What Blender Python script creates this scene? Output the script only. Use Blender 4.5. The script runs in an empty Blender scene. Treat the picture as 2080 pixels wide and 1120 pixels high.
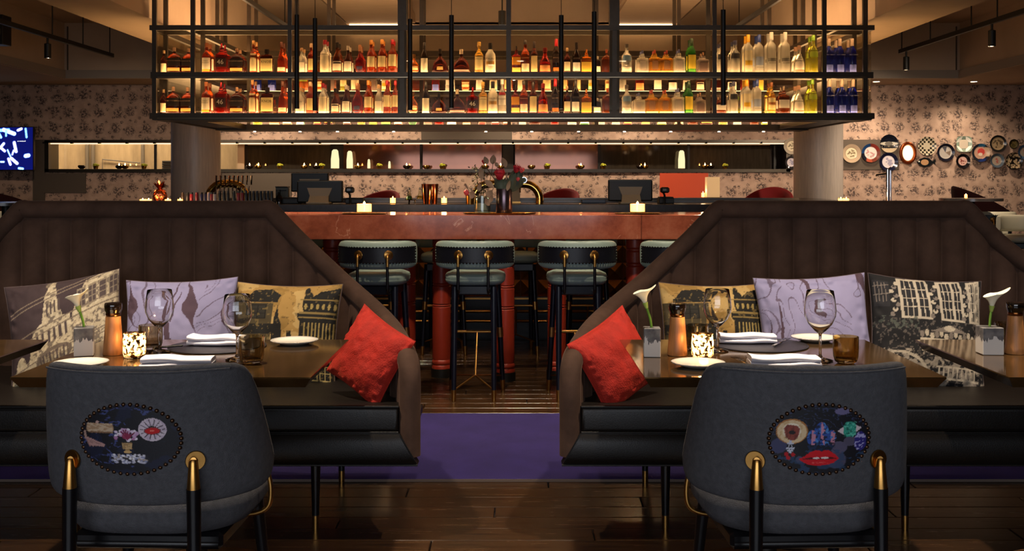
import bpy, bmesh, math, random
import numpy as np
from mathutils import Vector, Matrix

R = math.radians
PI = math.pi
random.seed(7)
scene = bpy.context.scene
col = scene.collection

# ------------------------------------------------------------------ camera
# focal length 2200 px on the 2080 px wide frame, eye height 1.35 m, horizon at
# image row 362 (vertical lens shift, verticals stay vertical)
F, CX, HY, EYE = 2200.0, 1040.0, 362.0, 1.35
cam_d = bpy.data.cameras.new('camera'); cam = bpy.data.objects.new('camera', cam_d)
col.objects.link(cam); scene.camera = cam
cam.location = (0, 0, EYE); cam.rotation_euler = (R(90), 0, 0)
cam_d.sensor_width = 36.0; cam_d.lens = 36.0 * F / 2080.0
cam_d.shift_y = -(560.0 - HY) / 2080.0
cam_d.clip_start = 0.05; cam_d.clip_end = 200

# ------------------------------------------------------------------ world and exposure
w = bpy.data.worlds.new('dusk'); scene.world = w; w.use_nodes = True
bg = w.node_tree.nodes['Background']
bg.inputs[0].default_value = (0.30, 0.42, 0.75, 1); bg.inputs[1].default_value = 0.15
vs = scene.view_settings
vs.view_transform = 'Standard'; vs.look = 'None'; vs.gamma = 1.0; vs.use_curve_mapping = False
vs.exposure = 1.0
cy = scene.cycles
cy.max_bounces = 9; cy.diffuse_bounces = 4; cy.glossy_bounces = 4; cy.transmission_bounces = 8
cy.transparent_max_bounces = 12; cy.caustics_reflective = False; cy.caustics_refractive = False
cy.sample_clamp_indirect = 3.0; cy.blur_glossy = 0.5; cy.use_denoising = True

def area_light(name, loc, rot, sx, sy, power, color, spread=180):
    l = bpy.data.lights.new(name, 'AREA'); l.shape = 'RECTANGLE'; l.size = sx; l.size_y = sy
    l.energy = power; l.color = color; l.spread = R(spread)
    o = bpy.data.objects.new(name, l); o.location = loc; o.rotation_euler = rot; col.objects.link(o)
    return o
# area light added as daylight from an assumed, unseen window behind the camera
area_light('assumed_window_light', (-0.6, -3.45, 1.65), (R(90), 0, 0), 6.4, 1.7, 80, (0.86, 0.91, 1.0))

# ------------------------------------------------------------------ projection helpers
def P(x, y, d):
    return Vector(((x - CX) * d / F, d, EYE - (y - HY) * d / F))
def T(x, y, z=0.75):                       # pixel -> point on a horizontal plane at height z
    d = (EYE - z) * F / (y - HY)
    return Vector(((x - CX) * d / F, d, z))

# ------------------------------------------------------------------ mesh builder
class MB:
    def __init__(s): s.v = []; s.f = []
    def add(s, vs_, fs_):
        o = len(s.v); s.v += [tuple(p) for p in vs_]; s.f += [tuple(i + o for i in f) for f in fs_]; return s
    def box(s, c, size, bev=0.0, rz=0.0, seg=1):
        bm = bmesh.new(); bmesh.ops.create_cube(bm, size=1.0)
        for v in bm.verts: v.co = Vector((v.co.x * size[0], v.co.y * size[1], v.co.z * size[2]))
        if bev > 0: bmesh.ops.bevel(bm, geom=list(bm.edges), offset=min(bev, min(size) * 0.49), segments=seg, affect='EDGES', profile=0.5)
        m = Matrix.Translation(Vector(c)) @ Matrix.Rotation(rz, 4, 'Z')
        bm.verts.index_update()
        s.add([m @ v.co for v in bm.verts], [[v.index for v in f.verts] for f in bm.faces]); bm.free(); return s
    def lathe(s, prof, seg=20, c=(0, 0, 0), n=2.0, sy=1.0, sx=1.0, a0=0.0):
        c = Vector(c); vs_ = []; fs_ = []; rings = []
        for r, z in prof:
            if r <= 1e-6:
                rings.append([len(vs_)]); vs_.append(c + Vector((0, 0, z)))
            else:
                ring = []
                for k in range(seg):
                    a = a0 + 2 * PI * k / seg; ca, sa = math.cos(a), math.sin(a)
                    q = r if n == 2.0 else r * (abs(ca) ** n + abs(sa) ** n) ** (-1.0 / n)
                    ring.append(len(vs_)); vs_.append(c + Vector((q * ca * sx, q * sa * sy, z)))
                rings.append(ring)
        for a, b in zip(rings[:-1], rings[1:]):
            if len(a) == 1 and len(b) == 1: continue
            for k in range(seg):
                k2 = (k + 1) % seg
                if len(a) == 1: fs_.append((a[0], b[k2], b[k]))
                elif len(b) == 1: fs_.append((a[k], a[k2], b[0]))
                else: fs_.append((a[k], a[k2], b[k2], b[k]))
        return s.add(vs_, fs_)
    def tube(s, pts, r, seg=8, caps=True, closed=False):
        pts = [Vector(p) for p in pts]; n = len(pts)
        rr = r if isinstance(r, (list, tuple)) else [r] * n
        vs_ = []; fs_ = []; up = None
        for i, p in enumerate(pts):
            if closed: t = pts[(i + 1) % n] - pts[i - 1]
            else: t = pts[min(i + 1, n - 1)] - pts[max(i - 1, 0)]
            t.normalize()
            if up is None:
                ref = Vector((0, 0, 1)) if abs(t.z) < 0.9 else Vector((0, 1, 0))
                up = (ref - t * ref.dot(t)).normalized()
            else:
                up = up - t * up.dot(t)
                up = up.normalized() if up.length > 1e-5 else t.orthogonal().normalized()
            b = t.cross(up)
            for k in range(seg):
                a = 2 * PI * k / seg
                vs_.append(p + (up * math.cos(a) + b * math.sin(a)) * rr[i])
        m = n if closed else n - 1
        for i in range(m):
            j = (i + 1) % n
            for k in range(seg):
                k2 = (k + 1) % seg
                fs_.append((i * seg + k, i * seg + k2, j * seg + k2, j * seg + k))
        if caps and not closed:
            fs_.append(tuple(range(seg))[::-1]); fs_.append(tuple((n - 1) * seg + k for k in range(seg)))
        return s.add(vs_, fs_)
    def cone(s, a, b, ra, rb, seg=12): return s.tube([a, b], [ra, rb], seg)
    def prism(s, poly, vec):
        poly = [Vector(p) for p in poly]; n = len(poly); vec = Vector(vec)
        vs_ = poly + [p + vec for p in poly]
        fs_ = [tuple(range(n))[::-1], tuple(range(n, 2 * n))] + [(i, (i + 1) % n, n + (i + 1) % n, n + i) for i in range(n)]
        return s.add(vs_, fs_)
    def grid(s, fn, nu, nv, closed_u=False):
        vs_ = [fn(i / nu, j / nv) for j in range(nv + 1) for i in range(nu + (0 if closed_u else 1))]
        m = nu if closed_u else nu + 1; fs_ = []
        for j in range(nv):
            for i in range(nu):
                i2 = (i + 1) % m
                fs_.append((j * m + i, j * m + i2, (j + 1) * m + i2, (j + 1) * m + i))
        return s.add(vs_, fs_)
    def sphere(s, c, r, seg=12, rings=8, sc=(1, 1, 1)):
        prof = [(math.sin(PI * k / rings), -math.cos(PI * k / rings)) for k in range(rings + 1)]
        prof[0] = (0, -1); prof[-1] = (0, 1)
        t = MB().lathe(prof, seg)
        c = Vector(c); return s.add([c + Vector((p[0] * r * sc[0], p[1] * r * sc[1], p[2] * r * sc[2])) for p in t.v], t.f)
    def xf(s, m):
        s.v = [tuple(m @ Vector(p)) for p in s.v]; return s
    def mesh(s, name, smooth=True, ang=38, fix=True):
        me = bpy.data.meshes.new(name); me.from_pydata(s.v, [], s.f)
        if fix:
            bm = bmesh.new(); bm.from_mesh(me); bmesh.ops.recalc_face_normals(bm, faces=bm.faces); bm.to_mesh(me); bm.free()
        if smooth:
            me.shade_smooth(); me.set_sharp_from_angle(angle=R(ang))
        me.update(); return me

def obj(name, mb, m, parent=None, loc=None, rot=None, smooth=True, ang=38, label=None, kind=None):
    me = mb if isinstance(mb, bpy.types.Mesh) else mb.mesh(name, smooth, ang)
    o = bpy.data.objects.new(name, me); col.objects.link(o)
    if m is not None and len(me.materials) == 0: me.materials.append(m)
    elif m is not None and me.materials[0] != m:
        o.material_slots[0].link = 'OBJECT'; o.material_slots[0].material = m
    if parent is not None: o.parent = parent
    if loc is not None: o.location = loc
    if rot is not None: o.rotation_euler = rot
    if label: o['label'] = label
    if kind: o['kind'] = kind
    return o
def thing(name, label, cat, loc=(0, 0, 0), rz=0.0, group=None):
    o = bpy.data.objects.new(name, None); col.objects.link(o); o.empty_display_size = 0.05
    o.location = loc; o.rotation_euler = (0, 0, rz); o['label'] = label; o['category'] = cat
    if group: o['group'] = group
    return o
def tag(o, label, cat, group=None):
    o['label'] = label; o['category'] = cat
    if group: o['group'] = group
    return o
def struct(name, mb, m, smooth=False):
    o = obj(name, mb, m, smooth=smooth); o['kind'] = 'structure'; return o
def copy_tree(o, parent=None):
    c = o.copy(); col.objects.link(c)
    if parent is not None: c.parent = parent
    for ch in list(o.children): copy_tree(ch, c)
    return c
def text_mesh(txt, size, align='CENTER', extrude=0.0):
    cu = bpy.data.curves.new('lettering', 'FONT'); cu.body = txt; cu.size = size; cu.align_x = align; cu.align_y = 'CENTER'
    cu.resolution_u = 2; cu.extrude = extrude
    o = bpy.data.objects.new('lettering', cu); col.objects.link(o)
    dg = bpy.context.evaluated_depsgraph_get(); me = bpy.data.meshes.new_from_object(o.evaluated_get(dg))
    bpy.data.objects.remove(o); return me
def catmull(pts, n=6):
    out = []; pts = [Vector(p) for p in pts]
    for i in range(len(pts) - 1):
        p0 = pts[max(i - 1, 0)]; p1 = pts[i]; p2 = pts[i + 1]; p3 = pts[min(i + 2, len(pts) - 1)]
        for k in range(n):
            t = k / n
            out.append(0.5 * ((2 * p1) + (p2 - p0) * t + (2 * p0 - 5 * p1 + 4 * p2 - p3) * t * t + (3 * p1 - p0 - 3 * p2 + p3) * t ** 3))
    out.append(pts[-1]); return out

# ------------------------------------------------------------------ materials
def lin(c):
    def f(u):
        u /= 255.0
        return u / 12.92 if u <= 0.04045 else ((u + 0.055) / 1.055) ** 2.4
    return (f(c[0]), f(c[1]), f(c[2]), 1.0)
def hexc(h): return lin((int(h[0:2], 16), int(h[2:4], 16), int(h[4:6], 16)))
MC = {}
def mat(name, c='808080', rough=0.5, metal=0.0, noise=0.0, nscale=8.0, bump=0.0, bscale=60.0, sheen=0.0, trans=0.0, ior=1.45,
        coat=0.0, emit=None, estr=0.0, stretch=(1, 1, 1), spec=0.5, sheen_rough=0.4, sheen_tint=None, rnoise=0.0):
    if name in MC: return MC[name]
    m = bpy.data.materials.new(name); m.use_nodes = True; nt = m.node_tree; b = nt.nodes['Principled BSDF']
    base = hexc(c) if isinstance(c, str) else c
    b.inputs['Base Color'].default_value = base; b.inputs['Roughness'].default_value = rough; b.inputs['Metallic'].default_value = metal
    b.inputs['IOR'].default_value = ior; b.inputs['Transmission Weight'].default_value = trans; b.inputs['Coat Weight'].default_value = coat
    b.inputs['Coat Roughness'].default_value = 0.08; b.inputs['Specular IOR Level'].default_value = spec
    if sheen:
        b.inputs['Sheen Weight'].default_value = sheen; b.inputs['Sheen Roughness'].default_value = sheen_rough
        b.inputs['Sheen Tint'].default_value = sheen_tint if sheen_tint else base
    if emit: b.inputs['Emission Color'].default_value = hexc(emit) if isinstance(emit, str) else emit; b.inputs['Emission Strength'].default_value = estr
    if noise or bump or rnoise:
        tc = nt.nodes.new('ShaderNodeTexCoord'); mp = nt.nodes.new('ShaderNodeMapping'); mp.inputs['Scale'].default_value = stretch
        nt.links.new(tc.outputs['Object'], mp.inputs['Vector'])
    if noise or rnoise:
        nz = nt.nodes.new('ShaderNodeTexNoise'); nz.inputs['Scale'].default_value = nscale; nz.inputs['Detail'].default_value = 6; nz.inputs['Roughness'].default_value = 0.62
        nt.links.new(mp.outputs[0], nz.inputs['Vector'])
    if noise:
        rp = nt.nodes.new('ShaderNodeValToRGB')
        rp.color_ramp.elements[0].position = 0.3; rp.color_ramp.elements[1].position = 0.72
        rp.color_ramp.elements[0].color = tuple(v * (1 - noise) for v in base[:3]) + (1,)
        rp.color_ramp.elements[1].color = tuple(min(1, v * (1 + noise)) for v in base[:3]) + (1,)
        nt.links.new(nz.outputs['Fac'], rp.inputs[0]); nt.links.new(rp.outputs[0], b.inputs['Base Color'])
    if rnoise:
        mr = nt.nodes.new('ShaderNodeMapRange'); mr.inputs['To Min'].default_value = max(0.02, rough - rnoise); mr.inputs['To Max'].default_value = rough + rnoise
        nt.links.new(nz.outputs['Fac'], mr.inputs['Value']); nt.links.new(mr.outputs[0], b.inputs['Roughness'])
    if bump:
        n2 = nt.nodes.new('ShaderNodeTexNoise'); n2.inputs['Scale'].default_value = bscale; n2.inputs['Detail'].default_value = 3
        nt.links.new(mp.outputs[0], n2.inputs['Vector'])
        bp = nt.nodes.new('ShaderNodeBump'); bp.inputs['Strength'].default_value = bump; bp.inputs['Distance'].default_value = 0.01
        nt.links.new(n2.outputs['Fac'], bp.inputs['Height']); nt.links.new(bp.outputs[0], b.inputs['Normal'])
    MC[name] = m; return m
def emis(name, c, s):
    if name in MC: return MC[name]
    m = bpy.data.materials.new(name); m.use_nodes = True; nt = m.node_tree; nt.nodes.remove(nt.nodes['Principled BSDF'])
    e = nt.nodes.new('ShaderNodeEmission'); e.inputs[0].default_value = hexc(c); e.inputs[1].default_value = s
    nt.links.new(e.outputs[0], nt.nodes['Material Output'].inputs[0]); MC[name] = m; return m
def thin_glass(name, c='ffffff', refl=0.12, rough=0.02):
    if name in MC: return MC[name]
    m = bpy.data.materials.new(name); m.use_nodes = True; nt = m.node_tree; nt.nodes.remove(nt.nodes['Principled BSDF'])
    t = nt.nodes.new('ShaderNodeBsdfTransparent'); t.inputs[0].default_value = hexc(c)
    g = nt.nodes.new('ShaderNodeBsdfGlossy'); g.inputs['Roughness'].default_value = rough
    lw = nt.nodes.new('ShaderNodeLayerWeight'); lw.inputs['Blend'].default_value = 0.25
    mr = nt.nodes.new('ShaderNodeMapRange'); mr.inputs['To Min'].default_value = refl * 0.4; mr.inputs['To Max'].default_value = min(1, refl * 5)
    mx = nt.nodes.new('ShaderNodeMixShader'); nt.links.new(lw.outputs['Facing'], mr.inputs[0]); nt.links.new(mr.outputs[0], mx.inputs[0])
    nt.links.new(t.outputs[0], mx.inputs[1]); nt.links.new(g.outputs[0], mx.inputs[2])
    nt.links.new(mx.outputs[0], nt.nodes['Material Output'].inputs[0]); MC[name] = m; return m
def printed(name, rough=0.75, sheen=0.2, bump=0.15, bscale=500, emit=0.0, attr='print'):
    if name in MC: return MC[name]
    m = bpy.data.materials.new(name); m.use_nodes = True; nt = m.node_tree; b = nt.nodes['Principled BSDF']
    a = nt.nodes.new('ShaderNodeAttribute'); a.attribute_name = attr
    b.inputs['Roughness'].default_value = rough; b.inputs['Sheen Weight'].default_value = sheen
    if emit:
        nt.links.new(a.outputs['Color'], b.inputs['Emission Color']); b.inputs['Emission Strength'].default_value = emit
        b.inputs['Base Color'].default_value = (0.005, 0.005, 0.008, 1)
    else: nt.links.new(a.outputs['Color'], b.inputs['Base Color'])
    if bump:
        tc = nt.nodes.new('ShaderNodeTexCoord'); n2 = nt.nodes.new('ShaderNodeTexNoise'); n2.inputs['Scale'].default_value = bscale
        bp = nt.nodes.new('ShaderNodeBump'); bp.inputs['Strength'].default_value = bump; bp.inputs['Distance'].default_value = 0.004
        nt.links.new(tc.outputs['Object'], n2.inputs['Vector']); nt.links.new(n2.outputs['Fac'], bp.inputs['Height']); nt.links.new(bp.outputs[0], b.inputs['Normal'])
    MC[name] = m; return m

VELVET = mat('brown_velvet', '4f3b31', 0.85, noise=0.35, nscale=6, bump=0.25, bscale=14, sheen=0.55, sheen_rough=0.35, sheen_tint=hexc('8a7264'), spec=0.15)
LEATHER = mat('black_leather', '14100d', 0.40, bump=0.08, bscale=220, spec=0.38, rnoise=0.06, nscale=9)
BLACKWOOD = mat('black_wood', '0e0d10', 0.28, noise=0.3, nscale=30)
NAVYWOOD = mat('navy_stained_wood', '10121f', 0.3, noise=0.2, nscale=30)
BRASS = mat('brushed_brass', 'b98a4a', 0.3, 1.0, noise=0.15, nscale=20)
BRASSP = mat('polished_brass', 'd9b15c', 0.12, 1.0)
CHROME = mat('polished_chrome', 'd8d8dc', 0.08, 1.0)
BRONZE = mat('patinated_bronze_top', '80613a', 0.10, 0.82, noise=0.35, nscale=3.0, rnoise=0.05)
BLACKM = mat('black_metal', '15130f', 0.5, 0.2)
CAGEM = mat('dark_bronze_metal', '4a4238', 0.4, 0.75, noise=0.15, nscale=10)
WOOL = mat('charcoal_wool', '555559', 0.95, noise=0.18, nscale=70, bump=0.5, bscale=420, sheen=0.12, spec=0.1)
TEAL = mat('sage_teal_leather', '7f9089', 0.4, noise=0.06, nscale=12, bump=0.04, bscale=200)
CREAM = mat('cream_leather', 'b9b49d', 0.42)
NAVYL = mat('navy_leather', '0c0d16', 0.4, bump=0.05, bscale=200)
REDV = mat('red_textured_velvet', 'b02415', 0.8, noise=0.25, nscale=16, bump=0.35, bscale=170, sheen=0.5, sheen_rough=0.4, sheen_tint=hexc('ff6a48'), stretch=(1.4, 1, 0.8))
REDP = mat('oxide_red_paint', '8c2d1c', 0.38, noise=0.08, nscale=20)
WHITEC = mat('white_linen', 'e9e6ee', 0.85, bump=0.1, bscale=500, sheen=0.2)
CERAM = mat('white_porcelain', 'ece6da', 0.18, coat=0.6)
DARKMAT = mat('dark_leather_mat', '26242a', 0.32)
STEEL = mat('cutlery_steel', 'a8a4a0', 0.16, 1.0)
MILLW = mat('mill_oak', 'b57a45', 0.45, noise=0.28, nscale=7, stretch=(9, 9, 0.8))
DWOOD = mat('dark_gloss_knob', '150d08', 0.12, coat=0.8)
GLASS = mat('clear_glass', 'ffffff', 0.0, trans=1.0, ior=1.45)
SMOKE = mat('smoked_glass', 'cfc3a6', 0.0, trans=1.0, ior=1.45)
PLASTK = mat('black_plastic', '100f0c', 0.45)
DARKSTONE = mat('dark_bar_stone', '34302f', 0.22, noise=0.3, nscale=9, coat=0.3)
COPPER = mat('polished_copper', 'd58158', 0.16, 1.0)
PLASTER = mat('warm_plaster', 'b09a82', 0.9, noise=0.06, nscale=2.0)
PLASTERD = mat('taupe_plaster', '86745f', 0.9, noise=0.06, nscale=2.0)
GREYPANEL = mat('grey_wall_panel', '55493d', 0.7)
COLUMNM = mat('column_silk', 'b8aca0', 0.36, noise=0.16, nscale=6, stretch=(8, 8, 0.6), bump=0.05, bscale=90)
REDCHAIR = mat('crimson_velvet', '7a1216', 0.85, sheen=0.5, sheen_tint=hexc('d0302c'))
DARKCHAIR = mat('oxblood_velvet', '1c0808', 0.9, spec=0.1)
FLAME = emis('candle_flame', 'ffb560', 60.0)
WAX = mat('lit_wax', 'ffd9a0', 0.6, emit='ffb765', estr=5.0)
LED = emis('warm_led', 'ffd29a', 9.0)
SHELFLIGHT = emis('shelf_light', 'ffcd94', 8.0)
LENS = emis('lamp_lens', 'ffe0b8', 30.0)

def nodes_marble():
    m = bpy.data.materials.new('red_marble'); m.use_nodes = True; nt = m.node_tree; b = nt.nodes['Principled BSDF']; L = nt.links.new
    tc = nt.nodes.new('ShaderNodeTexCoord')
    n1 = nt.nodes.new('ShaderNodeTexNoise'); n1.inputs['Scale'].default_value = 5.5; n1.inputs['Detail'].default_value = 9; n1.inputs['Roughness'].default_value = 0.7
    rp = nt.nodes.new('ShaderNodeValToRGB'); e = rp.color_ramp.elements
    e[0].position = 0.28; e[0].color = hexc('6c3325'); e[1].position = 0.75; e[1].color = hexc('ab6a52')
    k = e.new(0.5); k.color = hexc('904c37')
    L(tc.outputs['Object'], n1.inputs['Vector']); L(n1.outputs['Fac'], rp.inputs[0])
    n2 = nt.nodes.new('ShaderNodeTexNoise'); n2.inputs['Scale'].default_value = 2.6; n2.inputs['Detail'].default_value = 7; n2.inputs['Distortion'].default_value = 1.2
    L(tc.outputs['Object'], n2.inputs['Vector'])
    r2 = nt.nodes.new('ShaderNodeValToRGB'); q = r2.color_ramp.elements
    q[0].position = 0.492; q[0].color = (0, 0, 0, 1); q[1].position = 0.50; q[1].color = (1, 1, 1, 1); k2 = q.new(0.508); k2.color = (0, 0, 0, 1)
    L(n2.outputs['Fac'], r2.inputs[0])
    n3 = nt.nodes.new('ShaderNodeTexNoise'); n3.inputs['Scale'].default_value = 3.1; L(tc.outputs['Object'], n3.inputs['Vector'])
    gt = nt.nodes.new('ShaderNodeMath'); gt.operation = 'GREATER_THAN'; gt.inputs[1].default_value = 0.56; L(n3.outputs['Fac'], gt.inputs[0])
    mu = nt.nodes.new('ShaderNodeMath'); mu.operation = 'MULTIPLY'; L(r2.outputs[0], mu.inputs[0]); L(gt.outputs[0], mu.inputs[1])
    mx = nt.nodes.new('ShaderNodeMix'); mx.data_type = 'RGBA'; L(mu.outputs[0], mx.inputs['Factor']); L(rp.outputs[0], mx.inputs['A']); mx.inputs['B'].default_value = hexc('b8806a')
    L(mx.outputs['Result'], b.inputs['Base Color']); b.inputs['Roughness'].default_value = 0.12
    return m
MARBLE = nodes_marble()

def nodes_wallpaper():
    m = bpy.data.materials.new('toile_wallpaper'); m.use_nodes = True; nt = m.node_tree; b = nt.nodes['Principled BSDF']; L = nt.links.new
    tc = nt.nodes.new('ShaderNodeTexCoord'); N = nt.nodes.new
    sep = N('ShaderNodeSeparateXYZ'); L(tc.outputs['Object'], sep.inputs[0])
    cb = N('ShaderNodeCombineXYZ'); L(sep.outputs['X'], cb.inputs[0]); L(sep.outputs['Z'], cb.inputs[1])
    def blob(scale, rnd, radius, nscale, thr, soft, off):
        ad = N('ShaderNodeVectorMath'); ad.operation = 'ADD'; ad.inputs[1].default_value = (off, off * 0.7, 0); L(cb.outputs[0], ad.inputs[0])
        nz0 = N('ShaderNodeTexNoise'); nz0.inputs['Scale'].default_value = nscale * 0.8; nz0.inputs['Detail'].default_value = 2; L(ad.outputs[0], nz0.inputs['Vector'])
        vo = N('ShaderNodeTexVoronoi'); vo.voronoi_dimensions = '2D'; vo.inputs['Scale'].default_value = scale; vo.inputs['Randomness'].default_value = rnd; L(ad.outputs[0], vo.inputs['Vector'])
        a = N('ShaderNodeMapRange'); a.inputs['From Min'].default_value = radius; a.inputs['From Max'].default_value = radius * 0.55; L(vo.outputs['Distance'], a.inputs[0])
        nz = N('ShaderNodeTexNoise'); nz.inputs['Scale'].default_value = nscale; nz.inputs['Detail'].default_value = 4; nz.inputs['Roughness'].default_value = 0.75; L(ad.outputs[0], nz.inputs['Vector'])
        c = N('ShaderNodeMapRange'); c.inputs['From Min'].default_value = thr; c.inputs['From Max'].default_value = thr + soft; L(nz.outputs['Fac'], c.inputs[0])
        mu = N('ShaderNodeMath'); mu.operation = 'MULTIPLY'; L(a.outputs[0], mu.inputs[0]); L(c.outputs[0], mu.inputs[1]); return mu
    b1 = blob(4.4, 0.35, 0.40, 34, 0.47, 0.05, 0.0)
    b2 = blob(8.5, 0.8, 0.26, 46, 0.47, 0.05, 3.7)
    b3 = blob(3.0, 0.9, 0.6, 22, 0.55, 0.1, 9.1)
    mxm = N('ShaderNodeMath'); mxm.operation = 'MAXIMUM'; L(b1.outputs[0], mxm.inputs[0]); L(b2.outputs[0], mxm.inputs[1])
    h = N('ShaderNodeMath'); h.operation = 'MULTIPLY'; h.inputs[1].default_value = 0.35; L(b3.outputs[0], h.inputs[0])
    mx3 = N('ShaderNodeMath'); mx3.operation = 'MAXIMUM'; L(mxm.outputs[0], mx3.inputs[0]); L(h.outputs[0], mx3.inputs[1])
    sc = N('ShaderNodeMath'); sc.operation = 'MULTIPLY'; sc.inputs[1].default_value = 0.88; L(mx3.outputs[0], sc.inputs[0])
    nb = N('ShaderNodeTexNoise'); nb.inputs['Scale'].default_value = 7; nb.inputs['Detail'].default_value = 5; L(cb.outputs[0], nb.inputs['Vector'])
    rb = N('ShaderNodeValToRGB'); rb.color_ramp.elements[0].position = 0.3; rb.color_ramp.elements[0].color = hexc('a38674'); rb.color_ramp.elements[1].position = 0.7; rb.color_ramp.elements[1].color = hexc('bd9f8a'); L(nb.outputs['Fac'], rb.inputs[0])
    mx = N('ShaderNodeMix'); mx.data_type = 'RGBA'; L(sc.outputs[0], mx.inputs['Factor']); L(rb.outputs[0], mx.inputs['A']); mx.inputs['B'].default_value = hexc('2b2023')
    L(mx.outputs['Result'], b.inputs['Base Color']); b.inputs['Roughness'].default_value = 0.85
    return m
WALLPAPER = nodes_wallpaper()

def nodes_planks():
    m = bpy.data.materials.new('dark_oak_board'); m.use_nodes = True; nt = m.node_tree; b = nt.nodes['Principled BSDF']; L = nt.links.new; N = nt.nodes.new
    tc = N('ShaderNodeTexCoord'); oi = N('ShaderNodeObjectInfo')
    mp = N('ShaderNodeMapping'); mp.inputs['Scale'].default_value = (1.2, 16, 1); L(tc.outputs['Object'], mp.inputs[0])
    sc = N('ShaderNodeVectorMath'); sc.operation = 'SCALE'; L(oi.outputs['Location'], sc.inputs[0]); sc.inputs['Scale'].default_value = 7.3
    ad = N('ShaderNodeVectorMath'); ad.operation = 'ADD'; L(mp.outputs[0], ad.inputs[0]); L(sc.outputs[0], ad.inputs[1])
    nz = N('ShaderNodeTexNoise'); nz.inputs['Scale'].default_value = 3; nz.inputs['Detail'].default_value = 8; nz.inputs['Roughness'].default_value = 0.7; L(ad.outputs[0], nz.inputs['Vector'])
    rp = N('ShaderNodeValToRGB'); e = rp.color_ramp.elements; e[0].position = 0.3; e[0].color = hexc('22160e'); e[1].position = 0.75; e[1].color = hexc('4e351f'); L(nz.outputs['Fac'], rp.inputs[0])
    hs = N('ShaderNodeHueSaturation'); mr = N('ShaderNodeMapRange'); mr.inputs['To Min'].default_value = 0.86; mr.inputs['To Max'].default_value = 1.12; L(oi.outputs['Random'], mr.inputs[0]); L(mr.outputs[0], hs.inputs['Value']); L(rp.outputs[0], hs.inputs['Color'])
    L(hs.outputs[0], b.inputs['Base Color'])
    r2 = N('ShaderNodeMapRange'); r2.inputs['To Min'].default_value = 0.16; r2.inputs['To Max'].default_value = 0.34; L(nz.outputs['Fac'], r2.inputs[0]); L(r2.outputs[0], b.inputs['Roughness'])
    return m
PLANK = nodes_planks()

# ------------------------------------------------------------------ prints: colours worked out per vertex of the printed cloth
def vnoise(x, y, seed=0):
    xi = np.floor(x).astype(np.int64); yi = np.floor(y).astype(np.int64); xf = x - xi; yf = y - yi
    def h(a, b):
        n = (a * 374761393 + b * 668265263 + seed * 144665) & 0x7fffffff
        n = ((n ^ (n >> 13)) * 1274126177) & 0x7fffffff
        return ((n ^ (n >> 16)) & 0xffff) / 65535.0
    u = xf * xf * (3 - 2 * xf); v = yf * yf * (3 - 2 * yf)
    return (h(xi, yi) * (1 - u) + h(xi + 1, yi) * u) * (1 - v) + (h(xi, yi + 1) * (1 - u) + h(xi + 1, yi + 1) * u) * v
def fbm(x, y, seed=0, o=4):
    s = 0; a = 0.5
    for k in range(o):
        s = s + a * vnoise(x * 2 ** k, y * 2 ** k, seed + k); a *= 0.5
    return s / (1 - 0.5 ** o)
class Print:
    def __init__(s, U, V, base):
        s.U, s.V = U, V; s.C = np.zeros((len(U), 3)); s.C[:] = lin_np(base)
    def put(s, mask, c, k=1.0):
        c = lin_np(c); s.C[mask] = s.C[mask] * (1 - k) + c * k
    def rect(s, x0, y0, x1, y1, c, k=1.0): s.put((s.U > x0) & (s.U < x1) & (s.V > y0) & (s.V < y1), c, k)
    def ell(s, cx, cy_, rx, ry, c, k=1.0): s.put(((s.U - cx) / rx) ** 2 + ((s.V - cy_) / ry) ** 2 < 1, c, k)
    def ring(s, cx, cy_, rx, ry, t, c):
        q = np.sqrt(((s.U - cx) / rx) ** 2 + ((s.V - cy_) / ry) ** 2); s.put((q < 1) & (q > 1 - t), c)
    def poly(s, pts, c, k=1.0):
        ins = np.zeros(len(s.U), bool); n = len(pts)
        for i in range(n):
            x0, y0 = pts[i]; x1, y1 = pts[(i + 1) % n]
            if y0 == y1: continue
            cr = ((y0 > s.V) != (y1 > s.V)) & (s.U < (x1 - x0) * (s.V - y0) / (y1 - y0) + x0); ins ^= cr
        s.put(ins, c, k)
    def line(s, x0, y0, x1, y1, t, c, k=1.0):
        dx, dy = x1 - x0, y1 - y0; L2 = dx * dx + dy * dy + 1e-9
        q = np.clip(((s.U - x0) * dx + (s.V - y0) * dy) / L2, 0, 1)
        s.put(np.hypot(s.U - x0 - q * dx, s.V - y0 - q * dy) < t, c, k)
    def store(s, me, name='print'):
        a = me.color_attributes.new(name, 'FLOAT_COLOR', 'POINT')
        buf = np.ones((len(me.vertices), 4), np.float32); buf[:len(s.C), :3] = s.C; a.data.foreach_set('color', buf.ravel())
def lin_np(c):
    if isinstance(c, str): return np.array(hexc(c)[:3])
    return np.array(c)
# ================================================================== THE SETTING
WY = 16.06                                  # papered wall
struct('floor', MB().box((0, 6.3, -0.06), (18, 19.8, 0.08)), mat('floor_base', '2a1c12', 0.3))
floor = bpy.data.objects['floor']
# boards: rows run across the room
plk = MB().box((0, 0, 0), (1.594, 0.134, 0.022), 0.0025).mesh('board', smooth=False); plk.materials.append(PLANK)
row = 0; yy = 2.6
while yy < 9.0:
    off = (row * 0.61) % 1.6
    for k in range(-2, 3):
        o = bpy.data.objects.new('board', plk); col.objects.link(o); o.parent = floor
        o.location = (k * 1.6 + off - 0.8, yy, -0.011 + random.uniform(-0.0003, 0.0003))
    yy += 0.1365; row += 1
struct('floor_far', MB().box((0, 12.6, -0.011), (18, 7.0, 0.02)).box((0, -0.5, -0.011), (18, 6.0, 0.02)), mat('far_boards', '39271a', 0.25, noise=0.3, nscale=5, stretch=(0.6, 8, 1)))

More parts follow.
